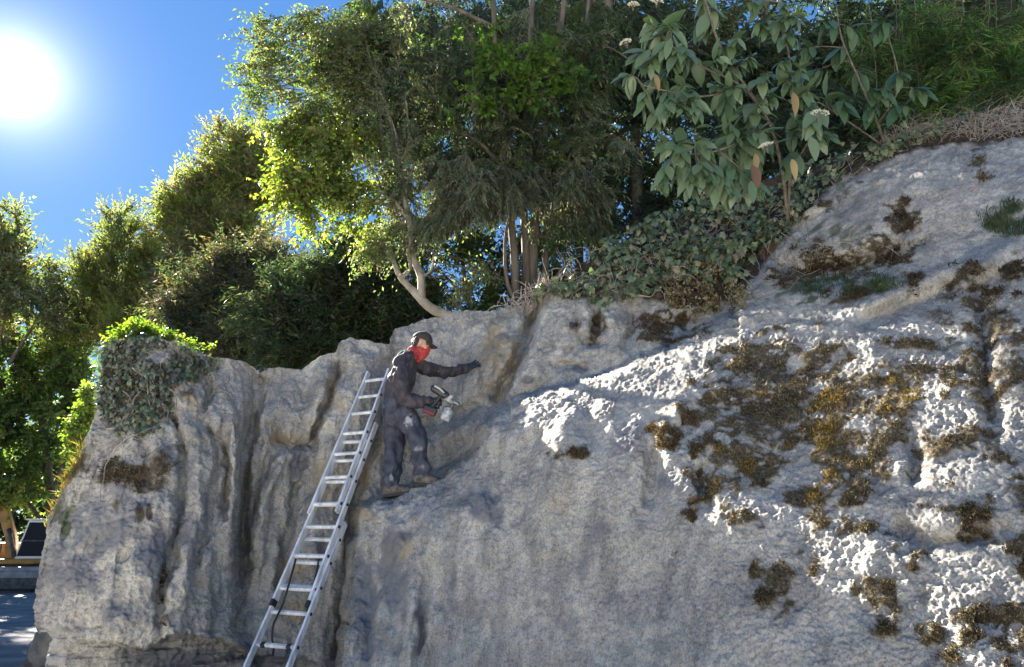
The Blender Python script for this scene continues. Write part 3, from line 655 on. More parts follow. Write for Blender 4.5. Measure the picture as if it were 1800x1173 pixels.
# trees on the brow
tree('twisted_tree', 'pale twisted trunk leaning out over the rock brow, with bright yellow green leaves', 'tree',
     [([(800,560,9.3),(779,553,9.25),(755,541,9.2),(738,525,9.2),(722,508,9.2),(706,490,9.2),(694,462,9.2),(688,445,9.2)], .085, .025),
      ([(739,526,9.2),(739,500,9.2),(738,480,9.2),(726,455,9.2),(722,420,9.2),(719,378,9.2),(708,350,9.2),(700,286,9.25),(690,220,9.3),(660,150,9.4),(640,60,9.5)], .06, .02),
      ([(718,385,9.2),(695,355,9.2),(669,327,9.2),(648,292,9.2),(600,250,9.2),(540,230,9.25),(480,215,9.3)], .032, .01),
      ([(706,490,9.2),(722,470,9.15),(718,440,9.1),(728,415,9.1)], .035, .012), ([(738,490,9.2),(756,475,9.2),(762,450,9.25)], .02, .008),
      ([(700,290,9.25),(720,230,9.3),(700,120,9.4)], .025, .01), ([(660,160,9.4),(580,110,9.5),(500,70,9.6),(450,40,9.6)], .025, .008), ([(648,292,9.2),(590,310,9.1),(530,330,9.1)], .018, .006), ([(500,72,9.6),(470,130,9.6),(440,160,9.6)], .012, .005), ([(540,230,9.25),(500,180,9.3),(460,130,9.3)], .012, .005)],
     [dict(seed=8, shell=.75, blobs=[(530,320,9.1,95,60),(610,340,9.1,70,50),(590,250,9.2,90,60),(500,240,9.3,60,60),(640,400,9.0,40,25,500),(550,390,9.0,60,22,900)], ncl=230, twigs=5, nleaf=7, llen=.085, lwid=.05, tlen=.34, droop=.25, ldroop=.45, pal=[(.125,.15,.03),(.155,.18,.045),(.10,.13,.03),(.075,.10,.03)], cull=.97),
      dict(seed=9, shell=.75, blobs=[(560,120,9.5,125,90),(470,90,9.6,45,90),(640,60,9.5,80,60),(450,180,9.5,40,60,1500),(425,110,9.5,24,60,700),(440,30,9.6,24,30,600),(530,30,9.6,70,40),(560,200,9.5,90,60),(620,140,9.4,70,70)], ncl=290, twigs=5, nleaf=7, llen=.07, lwid=.038, tlen=.33, droop=.3, ldroop=.4, pal=[(.085,.11,.03),(.065,.09,.035),(.10,.125,.045),(.09,.10,.06)], cull=.97),
      dict(seed=10, blobs=[(690,430,9.25,45,50),(660,470,9.3,50,40),(735,450,9.3,40,50),(700,250,9.0,50,60,1500),(670,160,9.1,50,60,1500),(640,420,9.3,40,35),(670,400,9.5,50,40),(780,430,9.6,40,50),(820,500,9.7,50,30),(860,460,9.8,40,40)], ncl=220, twigs=5, nleaf=8, llen=.06, lwid=.026, tlen=.26, droop=.9, ldroop=.6, pal=G_GREY, cull=.96, holes=[(740,345,20,30,.9),(800,455,26,26,.8),(860,520,30,22,.9),(770,510,24,22,.8)])],
     bark=M_PALEBARK, wob=.02)
TREE7 = [([(908,545,9.6),(903,450,9.6),(898,380,9.6),(886,280,9.7),(872,140,9.8),(862,-80,10)], .062, .04),
      ([(924,545,9.7),(924,430,9.7),(920,300,9.8),(930,100,9.9),(940,-100,10)], .07, .045),
      ([(940,545,9.6),(938,430,9.6),(950,300,9.7),(980,100,9.9),(1000,-100,10)], .065, .04),
      ([(955,540,9.7),(961,430,9.7),(985,300,9.8),(1020,150,9.9),(1040,-50,10)], .05, .03),
      ([(915,545,9.5),(892,500,9.5),(886,440,9.5),(893,390,9.5)], .03, .02),
      ([(890,300,9.7),(820,235,9.8),(720,225,9.8),(620,235,9.8),(560,260,9.9)], .035, .01), ([(876,170,9.8),(800,110,9.9),(690,100,10),(590,80,10),(520,40,10.2)], .04, .012), ([(868,50,9.9),(780,10,10),(650,-20,10.2)], .04, .015),
      ([(925,330,9.8),(840,300,9.6),(760,320,9.5),(720,350,9.5)], .025, .008), ([(955,290,9.8),(1010,230,9.7),(1080,240,9.6)], .03, .01), ([(980,110,9.9),(1050,80,9.8),(1110,110,9.7)], .03, .01), ([(925,350,9.7),(880,340,9.3),(830,360,9.1)], .02, .008), ([(960,340,9.7),(1010,350,9.5),(1060,380,9.4)], .02, .008)]
HOLES7 = [(740,345,24,40,.95),(660,360,26,60,.85),(815,450,40,60,.72),(770,500,40,40,.72),(860,480,26,60,.72),(880,540,50,40,.72),(640,320,24,34,.8),(720,300,14,30,.7),(955,405,14,20,.8),(1035,300,12,30,.6),(455,90,40,160,.75),(420,0,40,300,.9),(500,170,30,50,.6),(850,395,14,20,.7),(545,280,30,40,.6)]
tree('multi_stem_conifer', 'big evergreen with several bare upright stems and drooping grey green sprays on the brow', 'tree', TREE7,
     [dict(seed=11, blobs=[(700,170,9.9,120,90),(610,110,10,100,80),(830,130,9.9,120,110),(700,260,9.8,100,45),(640,40,10.1,110,50),(930,120,9.9,110,120),(1030,100,10,90,110),(1040,260,9.7,80,80),(930,250,9.8,80,70),(1000,390,9.5,80,50,4500)], ncl=600, twigs=8, nleaf=16, llen=.09, lwid=.028, tlen=.36, droop=.75, ldroop=.55, pal=G_GREY+G_DK+G_MID, lat=.6, holes=HOLES7, cull=.96, spread=.8),
      dict(seed=12, blobs=[(800,300,9.4,90,50),(760,380,9.3,60,40),(860,340,9.2,70,55),(940,330,9.3,70,50),(700,310,9.5,60,40),(1010,320,9.3,60,50)], ncl=290, twigs=9, nleaf=20, llen=.085, lwid=.024, tlen=.36, droop=1.0, ldroop=.7, pal=G_GREY+[(.08,.085,.055)], lat=.55, holes=HOLES7, cull=.96, spread=.7)], leafm=M_NEEDLE)
tree('shaded_conifer', 'dark shaded evergreen behind the bare stems, filling the top middle', 'tree',
     [([(1060,560,12.5),(1060,400,12.5),(1065,200,12.6),(1070,-50,12.8)], .15, .1), ([(1125,520,12.2),(1122,380,12.2),(1115,200,12.3),(1110,-50,12.4)], .12, .08), ([(1020,520,13),(1016,350,13),(1000,150,13)], .08, .05), ([(1060,220,12.6),(950,150,12.8),(850,120,13)], .05, .02), ([(1062,250,12.6),(1160,200,12.6),(1230,190,12.8)], .05, .02)],
     [dict(seed=13, blobs=[(1000,120,13,150,140),(1120,150,12.8,110,170),(860,120,13.4,150,110),(1010,330,13,90,90),(1130,360,12.6,80,90),(700,120,13.6,140,100),(800,270,13.4,120,80),(640,230,13.6,80,60),(900,20,13.4,300,60)], ncl=800, twigs=8, nleaf=13, llen=.14, lwid=.05, tlen=.5, droop=.5, pal=G_DK+G_BLUE, lat=.7, holes=HOLES7+[(1000,310,16,26,.7),(1050,470,14,30,.5)], cull=.97)], leafm=M_NEEDLE)
tree('shaded_conifer', 'dark shaded evergreen behind the large leaved shrub at the upper right', 'tree',
     [([(1330,420,12),(1330,250,12),(1340,50,12.2),(1345,-80,12.3)], .14, .08), ([(1332,200,12),(1450,120,12),(1560,80,12)], .06, .02), ([(1334,150,12),(1230,90,12),(1160,60,12)], .05, .02)],
     [dict(seed=14, blobs=[(1260,120,12.4,140,150),(1420,100,12.2,150,130),(1600,60,12,160,110),(1760,40,12,120,110),(1250,300,12,110,90),(1420,220,11.6,110,70),(1600,160,10.5,120,60),(1760,130,10.5,110,60),(1480,220,10.5,80,40),(1540,255,9.6,70,32),(1440,290,9.6,40,30)], ncl=700, twigs=8, nleaf=12, llen=.15, lwid=.06, tlen=.5, droop=.4, pal=G_DK+G_BLUE, lat=.7, holes=[(1390,20,40,24,.7),(1400,70,16,20,.6),(1030,290,14,40,.8)], cull=.97)], leafm=M_NEEDLE)
tree('hazel_sapling', 'slender sapling with large bright green round leaves among the bare stems', 'sapling',
     [([(1000,540,10.8),(990,400,10.6),(965,260,10.2),(925,170,9.5),(880,120,9.1)], .012, .005), ([(955,250,10.1),(890,200,9.2),(830,180,8.85),(780,200,8.8)], .01, .004), ([(930,180,8.9),(960,110,8.8),(1010,70,8.8)], .01, .004), ([(890,130,8.9),(840,80,8.8),(810,40,8.8)], .008, .003)],
     [dict(seed=15, blobs=[(840,170,8.8,55,25),(890,110,8.85,70,40),(960,85,8.8,45,25),(785,195,8.8,25,18),(860,60,8.8,60,30),(940,160,8.9,50,30),(1000,120,8.8,50,30)], ncl=60, twigs=4, nleaf=5, llen=.10, lwid=.085, tlen=.22, droop=.3, ldroop=.35, pal=[(.06,.12,.015),(.08,.14,.02),(.045,.09,.015)], cull=.8)])
tree('hedge_tree', 'thin dark leaved tree seen through the gap between the twisted trunk and the bare stems', 'tree',
     [([(835,640,12),(830,560,12),(815,470,12),(800,380,12)], .06, .02), ([(830,560,12),(880,500,12),(900,450,12)], .03, .01), ([(826,530,12),(770,470,12),(730,420,12)], .03, .01)],
     [dict(seed=21, blobs=[(790,420,12,70,50),(860,480,12,55,50),(720,400,12,60,60),(830,535,12,90,30),(860,420,12,60,50),(960,420,12,60,60),(980,490,12,60,40),(690,330,12.2,60,50),(740,500,12,50,40)], ncl=270, twigs=6, nleaf=7, llen=.10, lwid=.05, tlen=.4, droop=.3, ldroop=.4, pal=G_DK+G_MID[:2], cull=.97)])
# bamboo-like grassy thicket at the top right
tree('bamboo', 'fresh green bamboo thicket with thin upright stems at the top right', 'bamboo',
     [([(u0,270,8.1),(u0+4,150,8.1),(u0+d_,0,8.1),(u0+2*d_,-90,8.2)], .008, .004) for u0, d_ in ((1570,6),(1612,-6),(1660,14),(1700,-12),(1738,-3),(1772,6),(1590,-10),(1640,8),(1680,-4),(1720,10),(1755,-8),(1790,12),(1830,4),(1540,-14))],
     [dict(seed=16, blobs=[(1640,90,8.2,90,80),(1740,90,8.0,90,80),(1560,100,8.4,80,70),(1700,170,7.9,110,36),(1830,110,8,70,90),(1600,180,8.1,70,36)], ncl=230, twigs=5, nleaf=9, llen=.15, lwid=.018, tlen=.3, droop=.35, ldroop=.4, pal=[(.05,.11,.03),(.075,.15,.04),(.03,.06,.02),(.11,.17,.05),(.025,.05,.02)], lat=.55, cull=.7)])
# small bushes on and beside the bluff
tree('bright_bush', 'bright yellow green small leaved bush on top of the ivy capped bluff', 'bush',
     [([(245,612,7.9),(243,595,7.9),(240,580,7.9)], .012, .005), ([(245,612,7.9),(275,595,7.9),(300,590,7.9)], .01, .004), ([(245,612,7.9),(210,600,7.9),(195,596,7.9)], .01, .004)],
     [dict(seed=17, blobs=[(242,586,7.9,34,17,700,.3),(285,600,7.9,36,9,260,.3),(205,602,7.9,22,7,120,.25),(335,614,7.95,36,8,150,.25)], ncl=125, twigs=6, nleaf=6, llen=.045, lwid=.028, tlen=.12, droop=-.2, pal=[(.11,.16,.02),(.13,.18,.03),(.07,.12,.02)], cull=0)])
tree('bright_bush', 'sunlit yellow green climber hanging behind the left edge of the bluff', 'bush',
     [([(150,800,8.3),(150,750,8.3),(158,700,8.3)], .012, .005), ([(150,790,8.3),(135,760,8.3),(130,740,8.3)], .01, .004)],
     [dict(seed=18, blobs=[(152,720,8.3,16,40,300,.2),(136,760,8.3,18,40,300,.2),(160,685,8.3,14,16,100,.2)], ncl=90, twigs=5, nleaf=6, llen=.05, lwid=.032, tlen=.12, droop=.5, pal=[(.10,.15,.03),(.12,.16,.04),(.07,.11,.02)], cull=0)])

# the wood at the far side of the yard reads as one mass through the gaps of the nearer trees
_wl, _ = crown(60, [(20,880,52,90,70),(120,860,54,80,80),(-90,850,52,120,90),(70,800,56,90,60),(-200,860,50,120,100),(200,840,56,90,80),(-420,860,50,140,110),(-680,870,50,150,120),(-950,880,50,160,130)], [P(np.array([20.,20]), np.array([1000.,800]), np.array([52.,52]))], 620, 7, 7, .55, .38, 1.6, .2, G_DK+G_BLUE, cull=0, tw=False)
tag(mk('far_wood', _wl[0], np.zeros((0, 4), int), _wl[1], M_LEAF, None, _wl[2]), 'dark mass of leaves closing the far side of the yard', 'wood', None, 'stuff')
# ------------------------------------------------------------------ low plants, moss, roots
def leaf_mesh(name, m, wd=.36, n=5, curl=.18, fold=.12, tipw=.0):
    t = np.linspace(0, 1, n+1); w = wd*.5*np.sin(np.pi*np.clip(t, .0, 1)**.85)**.8; w[0] = .02; w[-1] = .004
    V = []
    for k in range(n+1):
        z = -curl*t[k]**2
        V += [(-w[k], t[k], z+fold*w[k]*2), (0, t[k], z), (w[k], t[k], z+fold*w[k]*2)]
    Q = []
    for k in range(n):
        a = 3*k; Q += [(a, a+1, a+4, a+3), (a+1, a+2, a+5, a+4)]
    return np.array(V), np.array(Q)
def ivy_shape(r=None):
    pts = [(0, 0), (.30, -.10), (.50, .18), (.34, .34), (.42, .62), (.18, .62), (0, 1.0), (-.18, .62), (-.42, .62), (-.34, .34), (-.50, .18), (-.30, -.10)]
    V = np.array([(x, y, -.10*y*y-.22*abs(x)**1.5) for x, y in pts]+[(0, .32, .05)]); n = len(pts)
    T = np.array([(n, k, (k+1) % n) for k in range(n)]); return V, T
def frame(ydir, zdir):
    y = unit(ydir); x = unit(np.cross(y, zdir)); z = np.cross(x, y); return np.stack([x, y, z], -1)   # columns
def share(name, me, loc, R, s, parent, inv):
    o = bpy.data.objects.new(name, me); COL.objects.link(o); o.parent = parent; o.matrix_parent_inverse = inv
    M = np.eye(4); M[:3, :3] = R*s; M[:3, 3] = loc; o.matrix_world = Matrix(M.tolist()); o.matrix_basis = Matrix(M.tolist()); return o
def protomesh(name, V, Q, T, m, smooth=True):
    o = mk(name, V, Q, T, m, smooth=smooth); me = o.data; bpy.data.objects.remove(o); return me

M_VIB = leafmat('grey_green_leaf', trans=.22, tgain=(1.2, 1.5, .5), rough=.42, spec=.5, flat=[(.075,.125,.06),(.10,.155,.08),(.13,.18,.105),(.09,.14,.07)])
M_VIBD = leafmat('deep_green_leaf', trans=.2, tgain=(1.2, 1.5, .5), rough=.45, spec=.4, flat=[(.05,.10,.045),(.065,.115,.055),(.08,.13,.07)])
M_OLDLEAF = leafmat('yellowed_leaf', trans=.3, tgain=(1.3, 1.1, .6), rough=.6, flat=[(.25,.18,.075),(.20,.15,.07),(.30,.23,.11)])
M_BROWNLEAF = leafmat('withered_leaf', trans=.15, tgain=(1.3, 1.1, .6), rough=.7, flat=[(.10,.055,.035),(.14,.08,.05)])
M_STEM = noisy(mat('shrub_stem', rough=.85), (.07, .06, .042), (.15, .125, .09), scale=20)
M_FLOWER = mat('cream_flower', (.62, .60, .45), .7)
M_IVYT = leafmat('ivy_leaf_far', trans=.2, tgain=(1.1, 1.4, .4), rough=.35, spec=.55)
VIBM = [protomesh('leaf', *leaf_mesh('leaf', None, wd, 5, cu, fo), np.zeros((0, 3), int), M_VIB) for wd, cu, fo in ((.42, .16, .10), (.46, .30, .16), (.36, .08, .08), (.34, .40, .22))]
def alt(me, m): c = me.copy(); c.materials.clear(); c.materials.append(m); return c
VIBD = [alt(me, M_VIBD) for me in VIBM]; OLDM = alt(VIBM[3], M_OLDLEAF); BRNM = alt(VIBM[1], M_BROWNLEAF)
def viburnum(label, base, stems, tips, meshes, Y0_, leafpx, seed, nl=(6, 9)):
    r = np.random.default_rng(seed); b = V3(*base); root = empty('large_leaved_shrub', b); tag(root, label, 'shrub'); bpy.context.view_layer.update()
    inv = Matrix.Translation(b).inverted()
    SB = Buf(); sl_ = []
    for pts, r0, r1 in stems:
        q = smoothline(P(*np.array(pts, float).T), 14); SB.add(*tube(q, np.linspace(r0, r1, 14), 6)); sl_.append(q)
    allp = np.concatenate(sl_); lv = []
    for (u, v, dy) in tips:
        tp = P(u, v, Y0_+dy); k = (np.linalg.norm(allp-tp, axis=1)+.4*np.clip(allp[:, 2]-tp[2], 0, 5)).argmin()
        mid = .5*(allp[k]+tp)+np.array([0, 0, .06]); w = np.linspace(0, 1, 8)[:, None]
        q = (1-w)**2*allp[k]+2*w*(1-w)*mid+w*w*tp; SB.add(*tube(q, np.linspace(.007, .004, 8), 5))
        d = unit(q[-1]-q[-3]); n = r.integers(*nl); ph = r.random()*6.28
        for j in range(n):
            back = (j//2)*.035; an = ph+(j % 2)*np.pi+(j//2)*1.57+r.normal()*.35
            ax = unit(np.cross(d, np.array([.1, 0, 1.0]))); bx = np.cross(d, ax)
            o = ax*np.cos(an)+bx*np.sin(an)
            yd = unit(o*.75+d*.45+np.array([0, -.15, -.55-.35*r.random()])+r.normal(size=3)*.15)
            zd = unit(np.array([0, -.75, .6])+o*.4+r.normal(size=3)*.3)
            s = leafpx*(Y0_+dy)/F*r.uniform(.6, 1.25)*(.8+.1*(j//2)); lv.append((s, r.integers(len(meshes)), q[-1]-d*back, frame(yd, zd)))
    keep(SB.build('stem', M_STEM, None, smooth=True), root)
    lv.sort(key=lambda a: -a[0])
    for s, k, p, R_ in lv[:290]: share('leaf', meshes[k], p, R_, s, root, inv)
    if len(lv) > 290:
        LB = Buf(); LV_, LQ_ = leaf_mesh('leaf', None, .42, 5, .2, .12)
        for s, k, p, R_ in lv[290:]:
            cc = np.array(((.075,.125,.06),(.10,.155,.08),(.13,.18,.105),(.09,.14,.07))[r.integers(4)])*r.uniform(.8, 1.2); LB.add((LV_*s)@R_.T+p, LQ_, None, cc)
        keep(LB.build('small_leaves', M_IVYT, None, smooth=True), root)['kind'] = 'stuff'
    return root, inv
TIPS = [(1165,88),(1140,118),(1228,58),(1292,66),(1342,45),(1388,58),(1112,104),(1128,188),(1172,196),(1252,148),(1302,156),(1350,128),(1222,226),(1282,216),(1338,186),(1384,140),(1195,300),(1238,312),(1286,300),(1330,285),(1290,262),(1352,232),(1396,232),(1432,222),(1376,286),(1160,320),(1215,335),(1258,322),(1300,318),(1345,262),(1415,215),(1455,238),(1200,280),(1245,285),(1320,250),(1150,215),(1190,150),(1270,190),(1360,170),(1405,120),(1100,130),(1135,40),(1200,190),(1260,30),(1330,40),(1300,110),(1370,110),(1420,160),(1290,340),(1330,330),(1165,250),(1225,190),(1310,200),(1400,30),(1205,100),(1180,120),(1210,168),(1145,60),(1180,28),(1240,6),(1310,6),(1380,4),(1262,246),(1152,150),(1215,110),(1320,100),(1265,100)]
rr_ = np.random.default_rng(33)
vib, vinv = viburnum('large shrub with drooping grey green leaves and cream flower heads, overhanging the rock', (1385,385,7.3),
    [([(1385,390,7.35),(1375,300,7.0),(1350,210,6.6),(1300,150,6.4),(1240,120,6.3),(1180,80,6.2)], .020, .008), ([(1385,380,7.35),(1390,280,6.9),(1400,200,6.6),(1385,90,6.5),(1370,-20,6.5)], .018, .008), ([(1352,215,6.6),(1300,250,6.3),(1240,270,6.2),(1190,270,6.2)], .014, .008), ([(1345,200,6.55),(1270,90,6.4),(1240,0,6.4),(1220,-60,6.4)], .016, .008), ([(1392,300,6.9),(1420,250,6.4),(1440,215,6.2)], .012, .007), ([(1300,152,6.4),(1230,170,6.3),(1130,150,6.2)], .012, .007)],
    [(u, v, rr_.uniform(-.25, .35)) for u, v in TIPS], VIBM, 6.3, 39, 34, (11, 16))
def loose_leaf(u, v, Y, me, px_len, yd, zd, name='leaf', label=None, par=vib, inv=vinv):
    o = share(name, me, P(u, v, Y), frame(np.array(yd, float), np.array(zd, float)), px_len*Y/F, par, inv)
    if label: o['label'] = label
    return o
loose_leaf(1394,163,6.0, OLDM, 48, (.08, -.1, -1), (0, -1, .1), 'leaf', 'ochre yellow dead leaf hanging from a twig')
loose_leaf(1322,290,5.95, BRNM, 52, (.22, -.1, -1), (.3, -1, .1), 'leaf', 'brown withered leaf hanging at the lowest twig')
loose_leaf(1328,270,6.0, OLDM, 44, (-.05, -.1, -1), (.2, -1, .1), 'leaf', 'ochre yellow leaf among green ones')
loose_leaf(1392,280,6.0, OLDM, 42, (.1, -.1, -1), (-.2, -1, .1), 'leaf', 'leaf turning brown along its edge')
loose_leaf(1320,318,5.95, VIBM[2], 50, (.0, -.1, -1), (.1, -1, .1)); loose_leaf(1150,130,6.0, OLDM, 36, (.3, -.1, -1), (0, -1, .2))
loose_leaf(1405,243,6.0, VIBM[0], 60, (-1, -.1, -.15), (0, -.5, 1)); loose_leaf(1445,232,6.0, VIBM[1], 42, (1, -.1, -.35), (0, -.6, 1)); loose_leaf(1425,240,5.95, VIBM[0], 54, (.1, -.1, -1), (0, -1, .2))
def flower(u, v, Y, wpx, seed, tilt):
    r = np.random.default_rng(seed); b = Buf(); c = P(u, v, Y); R_ = wpx*Y/F/2
    n = unit(np.array([tilt, -.35, 1.0])); a = unit(np.cross(n, [0, 1, 0])); e = np.cross(n, a)
    for k in range(85):
        q = R_*math.sqrt(r.random()); th = r.random()*6.283; p = c+a*q*math.cos(th)+e*q*math.sin(th)+n*(.32*R_*(1-(q/R_)**2)+r.normal()*.004)
        s = r.uniform(.006, .009); f = rnd_unit(r, 1)[0]*.5+n
        f = unit(f); x = unit(np.cross(f, [.3, .9, .1])); y = np.cross(f, x)
        V = [p+f*s*.6]+[p+s*(x*math.cos(t)+y*math.sin(t))-f*s*.3*(k_ % 2) for k_, t in enumerate(np.arange(8)*math.pi/4)]
        b.add(V, None, [(0, j+1, (j+1) % 8+1) for j in range(8)])
    o = keep(b.build('flower_cluster', M_FLOWER, None), vib)
    sb = Buf()
    for k in range(7):
        th = k*.9; sb.add(*tube([c-n*R_*1.1, c-n*R_*.4+a*R_*.2*math.cos(th)+e*R_*.2*math.sin(th), c+a*R_*.6*math.cos(th)+e*R_*.6*math.sin(th)], .0022, 4))
    st = sb.build('flower_stalks', M_STEM, None); st.parent = o; st['kind'] = 'stuff'; st.matrix_parent_inverse = o.matrix_parent_inverse.copy() if False else Matrix.Identity(4); st.matrix_basis = Matrix.Identity(4)
    return o
for k, a in enumerate([(1100,74,6.0,26,-.3),(1441,199,5.95,36,.1),(1346,256,5.95,30,-.35),(1113,8,6.1,26,0),(1155,2,6.1,28,.1)]): flower(*a[:4], 50+k, a[4])
TIP2 = [(1430,128),(1470,96),(1512,128),(1552,156),(1532,186),(1482,176),(1452,166),(1582,126),(1502,56),(1552,36),(1592,186),(1412,86),(1422,196),(1620,160),(1446,40)]
viburnum('smaller dark green leafy shrub right of the flowering one, in front of the bamboo', (1560,262,7.9),
    [([(1560,268,7.9),(1540,210,7.6),(1510,140,7.4),(1480,70,7.3),(1470,10,7.3)], .018, .007), ([(1560,262,7.9),(1500,220,7.5),(1440,180,7.3)], .014, .006), ([(1545,215,7.6),(1580,150,7.4),(1560,60,7.4)], .012, .006)],
    [(u, v, rr_.uniform(-.2, .3)) for u, v in TIP2], VIBD, 7.35, 44, 35, (8, 12))

# ---- ivy
M_IVY = leafmat('ivy_leaf', trans=.2, tgain=(1.1, 1.4, .4), rough=.35, spec=.55, flat=[(.055,.09,.04),(.08,.12,.058),(.11,.155,.08),(.16,.20,.12),(.20,.19,.11)])
IV, IT = ivy_shape(); IVM = protomesh('leaf', IV, np.zeros((0, 4), int), IT, M_IVY, False)
gi = np.random.default_rng(91)
SUB = (slice(0, NV-50, 2), slice(0, NU, 2)); gu_, gv_ = GU[SUB].ravel(), GV[SUB].ravel(); gp_, gn_ = Pd[SUB].reshape(-1, 3), Nn[SUB].reshape(-1, 3)
def scatter(poly, n, r, holes=(), dens=None):
    m = np.flatnonzero(inside(gu_, gv_, poly)); q = m[r.integers(0, len(m), n*4)]
    clump = .5+.6*noise(np.stack([gu_[q]/26, gv_[q]/26, gu_[q]*0], -1), 1, 7)
    ok = r.random(len(q)) < clump
    for (u, v, ru, rv) in holes: ok &= np.hypot((gu_[q]-u)/ru, (gv_[q]-v)/rv) > 1
    q = q[ok][:n]; return q
def ivy(label, base, poly, n, size, seed, vines, holes=(), lift=.12, pal=((.055,.09,.04),(.08,.12,.058),(.11,.155,.08),(.16,.20,.12),(.21,.18,.11)), group=None):
    r = np.random.default_rng(seed); b = V3(*base); root = empty('ivy', b); tag(root, label, 'ivy', group); inv = Matrix.Translation(b).inverted()
    q = scatter(poly, n, r, holes); m = len(q)
    nn = gn_[q]; pos = gp_[q]+nn*(r.random(m)**1.5*lift)[:, None]+r.normal(size=(m, 3))*.015
    zd = unit(nn+np.array([0, 0, .45])+r.normal(size=(m, 3))*.42); yd = unit(np.array([0, -.15, -1.0])+r.normal(size=(m, 3))*.6)
    sz = size*r.uniform(.6, 1.25, m)
    order = np.argsort(-sz); big = order[:300]; rest = order[300:]
    for k in big: share('leaf', IVM, pos[k], frame(yd[k], zd[k]), sz[k], root, inv)
    if len(rest):
        x = unit(np.cross(yd[rest], zd[rest])); z = np.cross(x, yd[rest]); B3 = np.stack([x, yd[rest], z], 1)
        V = pos[rest][:, None]+np.einsum('kj,njc->nkc', IV, B3)*sz[rest][:, None, None]
        T = (np.arange(len(rest))*len(IV))[:, None, None]+IT[None]; pal = np.array(pal)
        C = np.repeat(pal[r.integers(0, len(pal), len(rest))]*r.uniform(.75, 1.25, (len(rest), 1)), len(IV), 0)
        o = keep(mk('foliage', V.reshape(-1, 3), np.zeros((0, 4), int), T.reshape(-1, 3), M_IVYT, None, C), root); o['kind'] = 'stuff'
    sb = Buf()
    for pts, rad in vines:
        pp = []
        for (u, v) in pts:
            c, n_ = CLF(u, v); pp.append(c+n_*.035)
        L_ = smoothline(pp, 6*len(pts)); L_ = L_+.012*np.stack([noise(L_, 9, 1), noise(L_, 9, 2), noise(L_, 9, 3)], -1); sb.add(*tube(L_, np.linspace(rad, rad*.5, len(L_)), 5))
    if sb.n: o = keep(sb.build('vines', M_VINE, None, smooth=True), root); o['kind'] = 'stuff'
    return root
M_VINE = noisy(mat('pale_vine', rough=.85), (.20, .17, .13), (.36, .32, .26), scale=14)
def wander(r, poly, n, length=120, rad=.006):
    m = np.flatnonzero(inside(gu_, gv_, poly)); out = []
    for k in range(n):
        q = m[r.integers(len(m))]; u, v = gu_[q], gv_[q]; a = r.uniform(.5, 2.6); pts = []
        for j in range(5):
            pts.append((u, v)); u += math.cos(a)*length/5; v += math.sin(a)*length/5; a += r.normal()*.5
        out.append((pts, rad*r.uniform(.5, 1.2)))
    return out
IVY1 = [(935,528),(975,492),(1010,460),(1090,400),(1180,352),(1290,345),(1340,345),(1360,400),(1330,460),(1300,505),(1250,500),(1190,500),(1140,520),(1100,528),(1060,545),(1000,520)]
ivy('thick mat of dark glossy ivy on the bank under the flowering shrub', (1150,480,8.3), IVY1, 1900, .085, 92, wander(gi, IVY1, 26, 110), lift=.20)
IVY2 = [(1345,345),(1400,300),(1470,266),(1560,222),(1650,205),(1660,236),(1590,268),(1500,306),(1450,336),(1400,395),(1360,440),(1330,420)]
ivy('loose ivy trailing along the upper rim of the grey rock slab', (1450,300,7.6), IVY2, 700, .075, 93, wander(gi, IVY2, 14, 120)+[([(1420,390),(1425,420),(1430,450),(1435,480)], .004), ([(1440,470),(1415,490),(1400,500),(1380,525)], .004)], lift=.14)
IVY3 = [(180,606),(240,588),(300,592),(372,622),(376,650),(345,672),(320,668),(300,700),(296,735),(280,762),(240,770),(205,765),(178,745),(170,700)]
ivy('ivy with small dull leaves and bare vines draped over the top of the left bluff', (240,610,7.5), IVY3, 1600, .050, 94,
    wander(gi, IVY3, 16, 90, .006)+[([(258,640),(262,690),(268,740),(250,760)], .008), ([(240,650),(262,672),(268,700),(285,720),(290,742)], .009), ([(330,650),(320,680),(305,690),(272,720)], .006), ([(268,758),(240,765),(215,785),(205,800),(190,820),(188,850),(180,880)], .007), ([(215,785),(185,770),(170,760)], .005), ([(376,650),(380,680),(372,710)], .006), ([(270,640),(266,660),(272,690),(262,730)], .006)], lift=.10, pal=((.055,.075,.045),(.08,.095,.06),(.12,.115,.085),(.05,.07,.045),(.13,.11,.075)))
# ---- dry, sunlit withered growth below the ivy
def scatter_cards(name, label, cat, poly, n, ln, wd, pal, seed, lift=.06, up=.3, m=M_LEAF, holes=(), kind='stuff', nrm_rand=.8, updir=(0, -.2, -.6)):
    r = np.random.default_rng(seed); q = scatter(poly, n, r, holes); k = len(q)
    pos = gp_[q]+gn_[q]*(r.random(k)*lift)[:, None]; ld = unit(np.array(updir)+rnd_unit(r, k)*.8+gn_[q]*up); nr = unit(gn_[q]+rnd_unit(r, k)*nrm_rand)
    pal = np.array(pal); C = pal[r.integers(0, len(pal), k)]*r.uniform(.7, 1.3, (k, 1))
    V, T, CC = leaf_cards(pos, ld, nr, ln*r.uniform(.6, 1.3, k), wd*r.uniform(.6, 1.3, k), C, fold=.3)
    o = mk(name, V, np.zeros((0, 4), int), T, m, None, CC); tag(o, label, cat, None, kind); return o
DRY = [(1170,480),(1240,468),(1300,500),(1330,530),(1300,548),(1240,556),(1180,545),(1160,515)]
scatter_cards('dry_leaves', 'sunlit tan withered leaves hanging below the ivy bank', 'dry leaves', DRY, 1500, .05, .028, [(.25,.20,.13),(.32,.26,.18),(.17,.125,.08),(.38,.32,.23),(.10,.08,.05)], 95, lift=.12)
